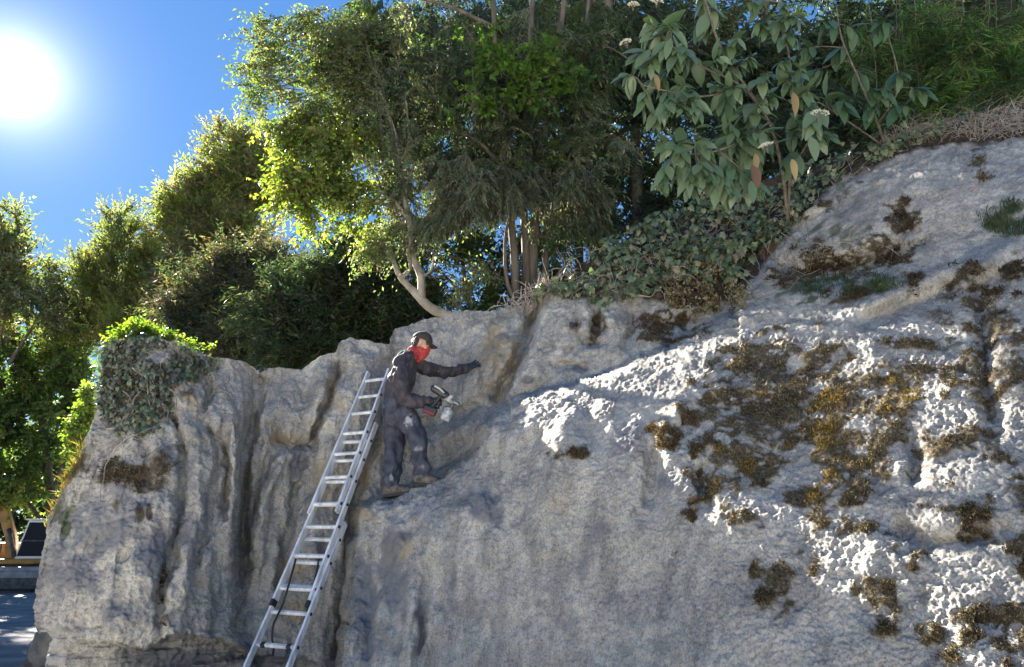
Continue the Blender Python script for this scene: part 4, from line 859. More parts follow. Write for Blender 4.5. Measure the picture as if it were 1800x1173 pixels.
scatter_cards('dry_leaves', 'yellowing leaves between the ivy and the withered growth', 'dry leaves', [(1210,440),(1250,430),(1262,480),(1220,490)], 160, .07, .06, [(.19,.17,.07),(.15,.13,.06)], 96, lift=.12)
# ---- roots and dead stems hanging over the rock
def strands(name, label, cat, starts, n, length, rad, seed, m, droop=1.0, spread=.6, kind='stuff', out_=.05):
    r = np.random.default_rng(seed); b = Buf()
    for k in range(n):
        u, v = starts[r.integers(len(starts))]; c, nn = CLF(u+r.normal()*14, v+r.normal()*6)
        p = c+nn*out_*r.random(); d = unit(nn*.6+r.normal(size=3)*spread); L_ = length*r.uniform(.5, 1.3); pts = []
        for j in range(6):
            pts.append(p); d = unit(d+np.array([0, 0, -.32*droop])+r.normal(size=3)*.22); p = p+d*L_/6
        pts = np.array(pts); b.add(*tube(pts, np.linspace(rad, rad*.4, 6)*r.uniform(.6, 1.3), 4, False)[:2])
    o = b.build(name, m, None, smooth=True); tag(o, label, cat, None, kind); return o
M_DRY = noisy(mat('dry_stem', rough=.9), (.22, .19, .16), (.42, .37, .32), scale=10)
strands('roots', 'bare roots hanging over the brow below the bare stems', 'roots', [(960,510),(985,505),(1010,500),(1040,500),(1075,505),(1110,510)], 150, .42, .005, 97, M_VINE, 1.0)
strands('roots', 'matted dead stalks round the foot of the bare stems', 'roots', [(905,520),(925,515),(945,505),(960,500)], 160, .30, .005, 98, M_DRY, .3, 1.0)
strands('dry_grass', 'pale tangle of dead grass hanging over the top right rim', 'dry grass', [(1610,232),(1640,225),(1680,215),(1720,212),(1760,210),(1795,210),(1830,205),(1700,235),(1750,232),(1800,228)], 620, .42, .0035, 99, M_DRY, .9, .9)
strands('dry_grass', 'dead grass stalks along the rim left of the pale tangle', 'dry grass', [(1560,236),(1600,226),(1630,215)], 120, .3, .003, 100, M_DRY, .7, .9)
strands('roots', 'thin dead vines over the upper edge of the big bumpy rock', 'roots', [(1400,380),(1440,440),(1500,430),(1580,440),(1380,470)], 40, .3, .0035, 101, M_VINE, .8, .6)
strands('dry_stems', 'pale dry stems and dead runners tangled through the lower half of the ivy bank', 'dry stems', [(1000,470),(1060,450),(1100,500),(1150,470),(1200,440),(1240,420),(1290,450),(1180,500),(1260,480),(1320,410)], 130, .34, .0035, 121, M_DRY, .8, .8, out_=.2)
# ---- fern tuft, grass tufts
M_GRASS = leafmat('grass_blade', trans=.4, tgain=(1.4, 1.5, .5), rough=.6)
def grass(name, label, cat, poly, n, ln, wd, pal, seed, up=.5): 
    return scatter_cards(name, label, cat, poly, n, ln, wd, pal, seed, lift=.01, up=up, m=M_GRASS, updir=(0, -.25, .8), nrm_rand=1.0)
grass('grass', 'green grass tuft on the ledge at the right edge', 'grass', [(1715,380),(1760,360),(1850,350),(1850,400),(1800,420),(1735,415)], 700, .07, .008, [(.05,.085,.035),(.07,.10,.05),(.04,.065,.03),(.12,.11,.06)], 102)
grass('grass', 'dry yellow grass along the left shoulder of the bluff', 'grass', [(150,770),(128,800),(104,840),(84,890),(80,930),(94,925),(116,870),(150,810)], 260, .12, .007, [(.20,.17,.08),(.16,.15,.07),(.22,.12,.06),(.10,.12,.05)], 103)
grass('grass', 'thin green growth on the damp ledge below the dark hollow', 'grass', [(1390,500),(1460,490),(1560,490),(1600,505),(1520,525),(1420,530)], 420, .07, .009, [(.04,.07,.03),(.06,.09,.04),(.03,.05,.025)], 104)
# ---- moss: short dense growth on the mossy patches
def moss(name, label, mask, n, hgt, pal, seed, sel, gold=None):
    r = np.random.default_rng(seed); m = mask[SUB].ravel(); w = np.where(sel(gu_, gv_), m**2*(m > .35), 0); w[~(gv_ < 1230)] = 0
    q = r.choice(len(w), n, p=w/w.sum()); nn = gn_[q]
    pos = gp_[q]+r.normal(size=(n, 3))*.008; ld = unit(nn+rnd_unit(r, n)*.75+np.array([0, 0, .1])); nr = rnd_unit(r, n)
    pal = np.array(pal); C = pal[r.integers(0, len(pal), n)]*r.uniform(.45, 1.7, (n, 1))
    if gold is not None:
        for (u, v, ru, rv) in gold:
            g = np.hypot((gu_[q]-u)/ru, (gv_[q]-v)/rv)+.5*noise(pos, 7, 11) < 1
            gp2 = np.array([(.24,.17,.04),(.19,.14,.04),(.29,.20,.06),(.14,.11,.04)]); C = np.where(g[:, None] & (r.random((n, 1)) < .75), gp2[r.integers(0, 4, n)]*r.uniform(.55, 1.4, (n, 1)), C)
    L_ = hgt*r.uniform(.5, 1.4, n)*(.6+.8*sstep(-.3, .5, noise(pos, 9, 12)))
    V, T, CC = leaf_cards(pos, ld, nr, L_, L_*.32, C, fold=.2)
    o = mk(name, V, np.zeros((0, 4), int), T, M_MOSS, None, CC); tag(o, label, 'moss', None, 'stuff'); return o
M_MOSS = leafmat('moss', trans=.2, tgain=(1.3, 1.2, .6), rough=.9, spec=.1)
MPAL = [(.06,.046,.03),(.09,.07,.045),(.04,.033,.024),(.13,.105,.07),(.075,.062,.034),(.20,.17,.12)]
GOLD = [(1470,765,55,75),(1265,805,36,30),(1360,812,60,30),(1245,688,24,22),(1570,705,40,40),(1445,860,30,24),(1330,700,20,14),(1400,640,24,14)]
moss('moss', 'dark brown and gold moss in large cushions on the sunny bumpy rock', a_moss, 56000, .014, MPAL, 110, lambda u, v: (v > 530) & (u > 1225) & (u < 1640), GOLD)
moss('moss', 'dark moss hanging in patches at the right edge of the rock', a_moss, 28000, .014, MPAL, 111, lambda u, v: (v > 530) & (u >= 1640))
moss('moss', 'black brown moss filling the hollow below the grey slab', a_moss, 11000, .024, MPAL[:3], 112, lambda u, v: (v <= 530))
moss('moss', 'rusty brown moss on the ridge below the withered leaves', np.maximum(a_moss, .0), 9000, .017, [(.085,.06,.034),(.06,.042,.024),(.12,.09,.055)], 113, lambda u, v: (v > 530) & (u <= 1225))
moss('moss', 'dry brown moss under the ivy on the left bluff', a_brown, 9000, .022, MPAL, 114, lambda u, v: (u < 420))
# ------------------------------------------------------------------ ladder
M_ALU = noisy(mat('aluminium', rough=.45, metal=.35), (.50, .51, .53), (.84, .85, .86), scale=14, stretch=(1, 1, .2))
M_BLACK = mat('black_plastic', (.015, .015, .017), .5)
M_ROPE = mat('black_cord', (.02, .02, .022), .85)
def bar(p0, p1, w, d, wdir):   # box-section bar: width along wdir, depth across
    p0 = np.asarray(p0, float); p1 = np.asarray(p1, float); l = unit(p1-p0); x = unit(wdir-l*(wdir@l)); y = np.cross(l, x)
    c = [(-1, -1), (1, -1), (1, 1), (-1, 1)]; V = [p+x*a*w/2+y*b*d/2 for p in (p0, p1) for a, b in c]
    Q = [(0, 1, 2, 3), (7, 6, 5, 4)]+[(k, k+4, (k+1) % 4+4, (k+1) % 4) for k in range(4)]
    return np.array(V), np.array(Q)
def bevel(o, w=.003, seg=2):
    m = o.modifiers.new('bevel', 'BEVEL'); m.width = w; m.segments = seg; return o
def Yl(v, off): return 6.95+(1154-v)/(1154-672)*1.2+off
def stile(pt, pb, off): return P(pt[0], pt[1], Yl(pt[1], off)), P(pb[0], pb[1], Yl(pb[1], off))
lad = empty('extension_ladder', P(405, 1250, Yl(1250, 0))*np.array([1, 1, 0])+np.array([0, 0, .02]))
tag(lad, 'three section aluminium extension ladder leaning on the rock beside the worker', 'ladder')
WD = unit(np.array([.93, -.36, 0]))
def section(off, lt, lb, rt, rb, rungs, name='ladder_section'):
    L0, L1 = stile(lt, lb, off); R0, R1 = stile(rt, rb, off-.11)
    s = empty(name); s.parent = lad; s.matrix_parent_inverse = Matrix.Translation(lad.location).inverted()
    for a, b in ((L0, L1), (R0, R1)):
        o = Buf().add(*bar(a, b, .024, .062, WD)).build('stile', M_ALU, s); bevel(o)
    fl = []
    for v in rungs:
        t = (v-lt[1])/(lb[1]-lt[1]); a = L0+(L1-L0)*t; q, _ = seg2(a, R0, R1, v, off); fl.append((a, q))
    for a, q in fl:
        e = unit(q-a)*.006; o = Buf().add(*bar(a+e, q-e, .030, .030, np.array([0, -.6, .8]))).build('rung', M_ALU, s); bevel(o, .004)
    return s, L0, L1, R0, R1, fl
def seg2(a, R0, R1, v, off):
    # the matching point on the other stile: square across, level within the lean of the ladder
    d = unit(R1-R0); t = ((a+WD*.35)-R0)@d; return R0+d*t, t
secA = section(-.06, (648,655), (543.5,904), (684.5,650), (592,901), [672,703.6,735,771,806.6,846,888.6])
secB = section(.0, (612,757), (480.5,1060), (661.5,745), (543,1063), [781,818,858,900,938,986,1037.5])
secC = section(.06, (541,927), (366,1323), (607,920), (449,1323), [952,1000,1048,1096,1154,1217,1283])
for sct, q in ((secB[0], secB[2]), (secB[0], secB[4]), (secC[0], secC[2]), (secC[0], secC[4])):
    l = unit(secB[2]-secB[1]); o = Buf().add(*bar(q-l*.03, q+l*.035, .034, .072, WD)).build('foot_cap', M_BLACK, sct); bevel(o, .006)
for q, q2 in (secC[5][4],):
    for t in (.18, .82):
        c = q+(q2-q)*t; e = unit(q2-q)*.022; o = Buf().add(*bar(c-e, c+e, .040, .044, np.array([0, -.6, .8]))).build('rung_clamp', M_BLACK, secC[0]); bevel(o, .006)
for ro in [(520,983,-.05),(514,1005,-.06),(505,1037,-.06),(497,1062,0),(484,1090,.0),(480,1100,.0),(478,1120,.05),(481,1140,.05),(479,1152,.04)], [(560,984,-.05),(557,1003,-.06),(549,1037,-.06),(541,1070,.0),(532,1098,.0),(528,1114,.05)]:
    q = smoothline([P(u, v, Yl(v, o_)-.05) for u, v, o_ in ro], 30); o = Buf().add(*tube(q, .0095, 6)).build('rope', M_ROPE, lad, True); o.matrix_parent_inverse = Matrix.Translation(lad.location).inverted()
# stops where the sections are hooked over one another, and the rung ends
for (sct, fl, off) in ((secA[0], secA[5], 0), (secB[0], secB[5], 0), (secC[0], secC[5], 0)):
    b = Buf()
    for a, q in fl:
        e = unit(q-a); b.add(*tube([q+e*.010, q+e*.020], .016, 8))
    o = b.build('rung_end', M_BLACK, sct); o['kind'] = 'stuff'

# ------------------------------------------------------------------ person
def ball(c, r, n=10, sx=(1, 1, 1), R=None):
    th = np.linspace(0, np.pi, n); ph = np.arange(2*n)*np.pi/n
    V = np.stack([np.outer(np.sin(th), np.cos(ph)), np.outer(np.sin(th), np.sin(ph)), np.outer(np.cos(th), np.ones(2*n))], -1)*np.array(sx)*r
    V = V.reshape(-1, 3)
    if R is not None: V = V@np.asarray(R).T
    i = np.arange(n-1)[:, None]*2*n; j = np.arange(2*n)[None]; k = (j+1) % (2*n)
    return V+np.asarray(c), np.stack([i+j, i+2*n+j, i+2*n+k, i+k], -1).reshape(-1, 4)
def limb(b, pts, rad, n=None):
    pts = np.array([np.asarray(p, float) for p in pts]); n = n or 7*len(pts)
    q = smoothline(pts, n); r = np.interp(np.linspace(0, len(pts)-1, n), np.arange(len(pts)), rad)
    for c, r_ in zip(q[::1], r[::1]): b.add(*ball(c, r_, 7))
def fuse(name, b, m, parent, vox=.008, smooth=4, disp=None):
    o = b.build('tmp', None); md = o.modifiers.new('r', 'REMESH'); md.mode = 'VOXEL'; md.voxel_size = vox
    if smooth: s = o.modifiers.new('s', 'SMOOTH'); s.factor = .5; s.iterations = smooth
    dg = bpy.context.evaluated_depsgraph_get(); me = bpy.data.meshes.new_from_object(o.evaluated_get(dg)); bpy.data.objects.remove(o)
    me.name = name; n = len(me.vertices); co = np.empty(n*3, np.float32); me.vertices.foreach_get('co', co); co = co.reshape(-1, 3).astype(float)
    if disp is not None:
        nn = np.empty(n*3, np.float32); me.vertex_normals.foreach_get('vector', nn) if hasattr(me, 'vertex_normals') else me.vertices.foreach_get('normal', nn); co = co+nn.reshape(-1, 3)*disp(co)[:, None]
        me.vertices.foreach_set('co', co.astype(np.float32).ravel())
    me.polygons.foreach_set('use_smooth', np.ones(len(me.polygons), bool)); me.materials.clear(); me.materials.append(m); me.update()
    o = bpy.data.objects.new(name, me); COL.objects.link(o)
    return keep(o, parent) if parent else o
hand_wall, hw_n = CLF(846, 636)
YH = hand_wall[1]-.045
J = dict(pel=P(699,712,7.68), waist=P(698,692,7.68), chest=P(711,660,7.70), top=P(717,637,7.72), neck=P(726,620,7.73), head=P(742,603,7.74),
 rs=P(704,640,7.53), re=P(710,697,7.44), rw=P(752,706,7.47), rh=P(767,706,7.48), ls=P(736,645,7.90), le=P(782,655,.5*(7.95+YH)), lw=P(817,648,YH-.03), lh=P(828,645,YH-.01),
 rhip=P(707,722,7.58), rk=P(733,772,7.53), ra=P(742,826,7.60), lhip=P(694,722,7.78), lk=P(694,792,7.76), la=P(690,846,7.70))
per = empty('person', P(705,862,7.66)); tag(per, 'worker in dusty overalls, cap and red bandana, standing on the ledge touching the rock', 'person')
M_SKIN = mat('skin', (.50, .30, .22), .5)
M_JACKET = noisy(mat('dark_jacket', rough=.75), (.026, .022, .027), (.056, .047, .054), scale=14, bump=.35, bscale=120, bdist=.004)
M_TROUS = noisy(mat('dusty_navy_trousers', rough=.85), (.022, .026, .042), (.055, .062, .086), scale=12, bump=.35, bscale=120, bdist=.004)
M_CAP = noisy(mat('brown_cap', rough=.85), (.030, .026, .021), (.05, .043, .034), scale=40)
M_BAND = noisy(mat('red_bandana', rough=.8), (.36, .03, .028), (.48, .10, .085), scale=45, lo=.45, hi=.75)
M_HAIR = mat('dark_hair', (.018, .011, .008), .55)
M_GLOVE = noisy(mat('black_glove', rough=.6), (.010, .010, .012), (.035, .035, .04), scale=60)
M_BOOT = noisy(mat('dusty_boot', rough=.9), (.05, .045, .04), (.15, .135, .12), scale=25, bump=.3, bscale=90)
M_SOLE = mat('boot_sole', (.03, .028, .025), .8)
# plaster and dust splashes on the trousers
N_, L_, b_ = nodes(M_TROUS)
tc_ = N_.new('ShaderNodeTexCoord'); src = b_.inputs['Base Color'].links[0].from_socket
def splash(src, c, r, col, sc=22, thr=.5):
    d = N_.new('ShaderNodeVectorMath'); d.operation = 'DISTANCE'; d.inputs[1].default_value = tuple(c); L_.new(tc_.outputs['Object'], d.inputs[0])
    n = N_.new('ShaderNodeTexNoise'); n.inputs['Scale'].default_value = sc; n.inputs['Detail'].default_value = 6; L_.new(tc_.outputs['Object'], n.inputs['Vector'])
    m1 = N_.new('ShaderNodeMath'); m1.operation = 'DIVIDE'; m1.inputs[1].default_value = r; L_.new(d.outputs['Value'], m1.inputs[0])
    m2 = N_.new('ShaderNodeMath'); m2.operation = 'SUBTRACT'; L_.new(n.outputs[0], m2.inputs[0]); 
    m3 = N_.new('ShaderNodeMath'); m3.operation = 'MULTIPLY'; m3.inputs[1].default_value = .45; L_.new(m1.outputs[0], m3.inputs[0]); L_.new(m3.outputs[0], m2.inputs[1])
    mr = N_.new('ShaderNodeMapRange'); mr.inputs[1].default_value = thr-.40; mr.inputs[2].default_value = thr-.16; L_.new(m2.outputs[0], mr.inputs[0])
    x = N_.new('ShaderNodeMix'); x.data_type = 'RGBA'; L_.new(mr.outputs[0], x.inputs[0]); L_.new(src, x.inputs[6]); x.inputs[7].default_value = (*col, 1); return x.outputs[2]
s_ = src
for (u, v, Y, r, col) in ((718,739,7.42,.075,(.36,.36,.38)), (690,745,7.6,.04,(.24,.25,.28)), (735,790,7.45,.05,(.20,.21,.25)), (690,838,7.6,.055,(.22,.23,.25)), (679,715,7.6,.04,(.20,.21,.24)), (700,832,7.6,.04,(.18,.19,.2)), (742,822,7.5,.045,(.18,.18,.2))):
    s_ = splash(s_, P(u, v, Y), r, col)
L_.new(s_, b_.inputs['Base Color'])

dY = np.array([0, 1.0, 0])
def wrinkle(a, sc, seed, stretch=(1, 1, 1)): return lambda co: a*(1-2*np.abs(fbm(co, np.array(stretch)*sc, 3, seed)))
# bare body (mostly under the clothes)
b = Buf()
hd = J['head']; fwd = unit(np.array([.90, .12, -.30])); upv = unit(np.array([.30, .0, .95])); upv = unit(upv-fwd*(upv@fwd)); sidev = np.cross(upv, fwd); RH = np.stack([fwd, sidev, upv], -1)
def H(x, y, z): return hd+fwd*x+sidev*y+upv*z
b.add(*ball(H(-.012, 0, .022), .098, 12, (1.0, .80, .98), RH)); b.add(*ball(H(.022, 0, -.050), .068, 10, (1, .88, 1.12), RH)); b.add(*ball(H(.045, 0, -.085), .034, 8, (1, 1.1, .8), RH))
b.add(*ball(H(.088, 0, -.026), .016, 7, (1.2, .9, 1.3), RH)); b.add(*ball(H(.076, 0, -.008), .012, 7, (1, .8, 1.6), RH)); b.add(*ball(H(.070, 0, -.060), .018, 7, (1, 1.5, .7), RH))
for s in (1, -1):
    b.add(*ball(H(-.012, s*.078, -.018), .029, 8, (.75, .35, 1.15), RH)); b.add(*ball(H(.066, s*.034, -.002), .014, 7, (1, 1.4, .8), RH)); b.add(*ball(H(.05, s*.04, -.038), .028, 8, (1, .9, .9), RH))
limb(b, [H(-.03, 0, -.06), J['neck'], J['top']], [.058, .058, .075]); limb(b, [J['top'], J['chest'], J['waist'], J['pel']], [.065, .085, .09, .09])
for s in (-.13, .13): limb(b, [J['top']+dY*s*.9, J['chest']+dY*s*.6, J['pel']+dY*s*.5], [.05, .06, .075])
limb(b, [J['rs'], J['re'], J['rw'], J['rh']], [.05, .042, .03, .026]); limb(b, [J['ls'], J['le'], J['lw'], J['lh']], [.05, .042, .03, .026])
limb(b, [J['rhip'], J['rk'], J['ra']], [.082, .058, .042]); limb(b, [J['lhip'], J['lk'], J['la']], [.082, .058, .042])
body = fuse('body', b, M_SKIN, per, .011, 3)
for s in (1, -1):
    e = keep(Buf().add(*ball(H(.079, s*.033, -.004), .0085, 8)).build('eye', mat('eye_white', (.6, .58, .55), .3), None, True), per)
    i_ = Buf().add(*ball(H(.0855, s*.034, -.005), .0042, 6)).build('iris', M_BLACK, None, True); i_.parent = e; i_.matrix_parent_inverse = Matrix.Identity(4); i_.matrix_basis = Matrix.Identity(4)
    br = keep(Buf().add(*ball(H(.080, s*.035, .014), .012, 7, (.5, 1.7, .35), RH)).build('eyebrow', M_HAIR, None, True), per)
# jacket
b = Buf()
for s, k in ((-.12, .9), (0, 1.0), (.12, .9)):
    limb(b, [P(699,704,7.68)+dY*s, P(700,684,7.68)+dY*s*1.05, P(709,660,7.70)+dY*s*1.1, P(716,640,7.72)+dY*s*1.0, P(722,628,7.725)+dY*s*.5], [.110*k, .118*k, .122*k, .098*k, .060*k])
limb(b, [P(706,640,7.56), P(704,662,7.47), P(708,690,7.43), J['re']+np.array([0,0,-.01]), P(730,706,7.44), P(748,706,7.465)], [.085, .082, .078, .075, .062, .050])
limb(b, [P(728,641,7.86), J['ls'], P(765,653,.6*7.9+.4*YH), J['le'], J['lw']], [.080, .078, .072, .064, .044])
limb(b, [P(744,706,7.463), P(752,706,7.47)], [.046, .047]); limb(b, [P(812,649,YH-.03), P(818,648,YH-.03)], [.043, .046])
b.add(*ball(P(716,624,7.72), .075, 9, (1, 1.2, .5))); b.add(*ball(P(714,628,7.72), .085, 9, (1, 1.3, .6)))
jac = fuse('jacket', b, M_JACKET, per, .010, 4, wrinkle(.018, 8, 301, (1, 1, .7)))
hem = Buf()
for s in (-.13, 0, .13): limb(hem, [P(695,707,7.68)+dY*s*.9, P(704,708,7.67)+dY*s*.9], [.118, .116], 4)
# trousers
b = Buf()
for s in (-.085, .085): limb(b, [P(700,698,7.68)+dY*s, P(700,715,7.68)+dY*s, P(700,730,7.68)+dY*s], [.118, .128, .118])
limb(b, [J['rhip'], P(718,745,7.55), J['rk'], P(737,798,7.56), P(741,818,7.59), J['ra']], [.110, .116, .095, .090, .090, .088])
limb(b, [J['lhip'], P(692,752,7.78), J['lk'], P(690,822,7.73), P(689,838,7.71), P(688,846,7.70)], [.110, .110, .095, .089, .088, .086])
tro = fuse('trousers', b, M_TROUS, per, .010, 4, wrinkle(.022, 7, 302, (1, 1, .7)))
# boots
def boot(an, toe_dir, pitch):
    f = unit(toe_dir); z = np.array([0, 0, 1.0]); f = unit(f); s = unit(np.cross(z, f)); 
    def B(x, y, h): return an+f*x+s*y+z*h
    b = Buf(); limb(b, [B(-.01, 0, .05), B(0, 0, -.02)], [.058, .060]); limb(b, [B(-.02, 0, -.05), B(.07, 0, -.055), B(.14, 0, -.068), B(.185, 0, -.072)], [.058, .056, .048, .040])
    for k in (-.018, .018): limb(b, [B(.06, k, -.06), B(.15, k, -.07)], [.048, .042])
    o = fuse('boot', b, M_BOOT, per, .007, 3)
    sb = Buf(); out = [(-.075, .0), (-.06, .042), (0, .046), (.08, .048), (.15, .054), (.20, .042), (.232, .0), (.20, -.042), (.15, -.054), (.08, -.046), (0, -.043), (-.06, -.04)]
    top = [B(x, y, -.098) for x, y in out]; bot = [B(x*1.01, y*1.02, -.125) for x, y in out]; n = len(out); c0 = B(.07, 0, -.098); c1 = B(.07, 0, -.125)
    sb.add(top+bot+[c0, c1], [(k, (k+1) % n, n+(k+1) % n, n+k) for k in range(n)], [(2*n, (k+1) % n, k) for k in range(n)]+[(2*n+1, n+k, n+(k+1) % n) for k in range(n)])
    so_ = sb.build('sole', M_SOLE, None); so_.parent = o; so_.matrix_parent_inverse = Matrix.Identity(4); so_.matrix_basis = Matrix.Identity(4)
boot(P(740,832,7.60), np.array([.93, .05, -.05]), 0); boot(P(686,852,7.70), np.array([.9, -.25, .10]), 0)
# cap
b = Buf(); n = 14
th = np.linspace(0, np.pi*.53, 9); ph = np.arange(28)*2*np.pi/28
dome = np.array([[H(-.008+.113*math.sin(t)*math.cos(p), .098*math.sin(t)*math.sin(p), .028+.098*math.cos(t)*(1+.05*math.cos(p))) for p in ph] for t in th])
ii = np.arange(8)[:, None]*28; jj = np.arange(28)[None]; kk = (jj+1) % 28
b.add(dome.reshape(-1, 3), np.stack([ii+jj, ii+28+jj, ii+28+kk, ii+kk], -1).reshape(-1, 4))
cap = b.build('cap', M_CAP, None, True); md = cap.modifiers.new('t', 'SOLIDIFY'); md.thickness = .004; keep(cap, per)
br = Buf(); rows = []
for k in range(6):
    x = k/5; row = []
    for a in np.linspace(-1.15, 1.15, 13):
        rad = .108+.078*x*max(0.0, math.cos(a*.95))**.6
        row.append(H(-.008+rad*math.cos(a), (.096+.012*x)*math.sin(a), .022-.030*x*abs(a/1.15)**1.5-.018*x))
    rows.append(row)
V = np.array(rows).reshape(-1, 3); i = (np.arange(5)[:, None]*13+np.arange(12)[None]).ravel()
br.add(V, np.stack([i, i+1, i+14, i+13], -1)); bm_ = br.build('brim', M_CAP, None, True); m_ = bm_.modifiers.new('t', 'SOLIDIFY'); m_.thickness = .005
bm_.parent = cap; bm_.matrix_parent_inverse = Matrix.Identity(4)
bt = Buf().add(*ball(H(-.008, 0, .130), .009, 7)).build('button', M_CAP, None, True); bt.parent = cap
# hair below the cap and bandana over nose, mouth and neck
b = Buf()
for k in range(22):
    y = np.linspace(-.066, .066, 22)[k]; x0 = -.085*math.sqrt(max(.05, 1-(y/.085)**2))
    limb(b, [H(x0-.005, y, .02), H(x0-.012, y*1.02, -.03), H(x0+.012, y*.95, -.075-.02*random.random())], [.016, .017, .009], 9)
for s in (1, -1):
    for k in range(3): limb(b, [H(-.045-.014*k, s*.076, .02), H(-.044-.014*k, s*.080, -.02-.012*k), H(-.046-.014*k, s*.074, -.05-.012*k)], [.010, .011, .006], 7)
hair = fuse('hair', b, M_HAIR, per, .006, 1, wrinkle(.004, 40, 303, (1, 1, .2)))
b = Buf()
b.add(*ball(H(.050, 0, -.060), .056, 10, (1.0, .95, .75), RH)); b.add(*ball(H(.020, 0, -.082), .074, 10, (1, .95, .72), RH)); b.add(*ball(H(-.035, 0, -.095), .070, 10, (1, 1, .6), RH)); b.add(*ball(H(.085, 0, -.035), .020, 8, (1, 1.2, 1), RH))
limb(b, [H(.05, 0, -.09), H(.04, 0, -.14), H(.02, 0, -.20)], [.062, .052, .016]); limb(b, [J['neck']+dY*.03, J['neck']-dY*.03], [.070, .070], 4)
ban = fuse('bandana', b, M_BAND, per, .007, 3, wrinkle(.008, 14, 304))
# gloves: palm, thumb and four fingers each
def hand(wrist, f, up, curl, size=1.0, spread=.18, thumb=1, mirror=1):
    f = unit(f); up = unit(up-f*(up@f)); s = np.cross(f, up)*mirror
    def G(x, y, z): return wrist+(f*x+s*y+up*z)*size
    b = Buf(); limb(b, [G(-.03, 0, 0), G(.01, 0, 0)], [.034, .032])
    for y in (-.028, -.010, .010, .028): limb(b, [G(.01, y*.8, 0), G(.085, y, 0)], [.021, .019])
    for y, ln in ((-.030, .066), (-.010, .080), (.011, .076), (.030, .060)):
        p = np.array([.088, y, 0.0]); a = 0.0; pts = [G(*p)]; sp = y*spread/.03
        for k, fr in enumerate((.45, .32, .23)):
            a += curl[k]; p = p+np.array([math.cos(a)*ln*fr, sp*ln*fr, -math.sin(a)*ln*fr]); pts.append(G(*p))
        limb(b, pts, [.0125, .0115, .0105, .009], 16)
    t0 = np.array([.020, -.036*thumb, -.006]); t1 = np.array([.052, -.060*thumb, -.022]); t2 = np.array([.082, -.058*thumb, -.040])
    limb(b, [G(*t0), G(*t1), G(*t2)], [.018, .0145, .0115], 12)
    return fuse('glove', b, M_GLOVE, per, .005, 2)
tipw = hand_wall-np.array([0, .02, 0])
hand(J['lw']+np.array([.03, 0, .005]), tipw-J['lw']+np.array([0, .01, .035]), np.array([.1, -.9, .45]), (.10, .15, .15), 1.0, .30, 1, 1)
hand(P(757,706,7.47), np.array([.9, .10, .05]), np.array([.1, -.95, .15]), (1.0, 1.2, .8), 1.0, .05, 1, -1)

# ------------------------------------------------------------------ cordless sprayer in the worker's hand
M_TOOLK = mat('black_tool_plastic', (.018, .019, .021), .42); M_TOOLG = mat('pale_tool_plastic', (.36, .36, .35), .5); M_RED = mat('red_tool_plastic', (.17, .014, .018), .45); M_METAL = noisy(mat('dusty_metal', rough=.45, metal=.7), (.12, .11, .10), (.32, .31, .29), scale=40)
M_CUP = noisy(mat('white_cup', rough=.5), (.22, .23, .25), (.46, .46, .47), scale=30, lo=.4, hi=.6)
YT = 7.44
tool = empty('cordless_sprayer', P(766,706,YT)); tag(tool, 'black cordless plaster sprayer with red battery and white cup in the worker\'s hand', 'sprayer')
def T(u, v, d=0): return P(u, v, YT+d)
def obar(name, a, b_, w, d, m, par=None, bev=.008, seg=3):
    wv = unit(np.cross(unit(b_-a), np.array([0, 1.0, 0]))); o = Buf().add(*bar(a, b_, w, d, wv)).build(name, m, None, False); bevel(o, bev, seg)
    if par is None: keep(o, tool)
    else: o.parent = par
    return o
b = Buf(); limb(b, [T(763,683), T(772,688), T(783,695)], [.040, .045, .043]); bodyt = fuse('motor_housing', b, M_TOOLK, tool, .006, 2)
b = Buf(); limb(b, [T(765,679,-.036), T(772,683,-.040), T(780,690,-.038)], [.012, .014, .010]); st_ = fuse('stripe', b, M_TOOLG, None, .004, 1); st_.parent = bodyt; st_.matrix_parent_inverse = bodyt.matrix_parent_inverse.inverted() if False else Matrix.Identity(4); st_.matrix_basis = Matrix.Identity(4)
b = Buf(); limb(b, [T(777,692), T(770,702), T(762,712), T(757,719)], [.026, .020, .020, .026]); fuse('handle', b, M_TOOLK, tool, .006, 2)
bat = obar('battery', T(745,717), T(767,726), .068, .075, M_TOOLK, bev=.012); rb = obar('battery_band', T(744,722,-.003), T(764,730,-.003), .026, .079, M_RED, bat, .006)
obar('barrel', T(783,699), T(797,708), .058, .050, M_METAL, None, .010); obar('collar', T(788,699), T(793,703), .078, .060, M_TOOLG, None, .010)
o = Buf().add(*tube([T(795,706), T(801,708), T(806,711), T(811,714)], [.026, .022, .024, .014], 14)).build('nozzle', M_METAL, None, True); keep(o, tool)
o = Buf().add(*tube([T(806,702), T(809,705), T(812,716)], [.008, .010, .008], 8)).build('nozzle_guard', M_METAL, None, True); keep(o, tool)
o = Buf().add(*tube([T(796,708), T(794,714), T(791,720)], [.018, .016, .024], 12)).build('cup_neck', M_METAL, None, True); keep(o, tool)
c0, c1 = T(790,719), T(781,739)
o = Buf().add(*tube([c0, c0+(c1-c0)*.04, c0+(c1-c0)*.96, c1], [.046, .052, .050, .046], 20)).build('cup', M_CUP, None, True); keep(o, tool)
lid = Buf().add(*tube([c0+(c0-c1)*.10, c0+(c0-c1)*.08, c0+(c1-c0)*.06], [.046, .056, .056], 20)).build('cup_lid', M_METAL, None, True); keep(lid, tool)

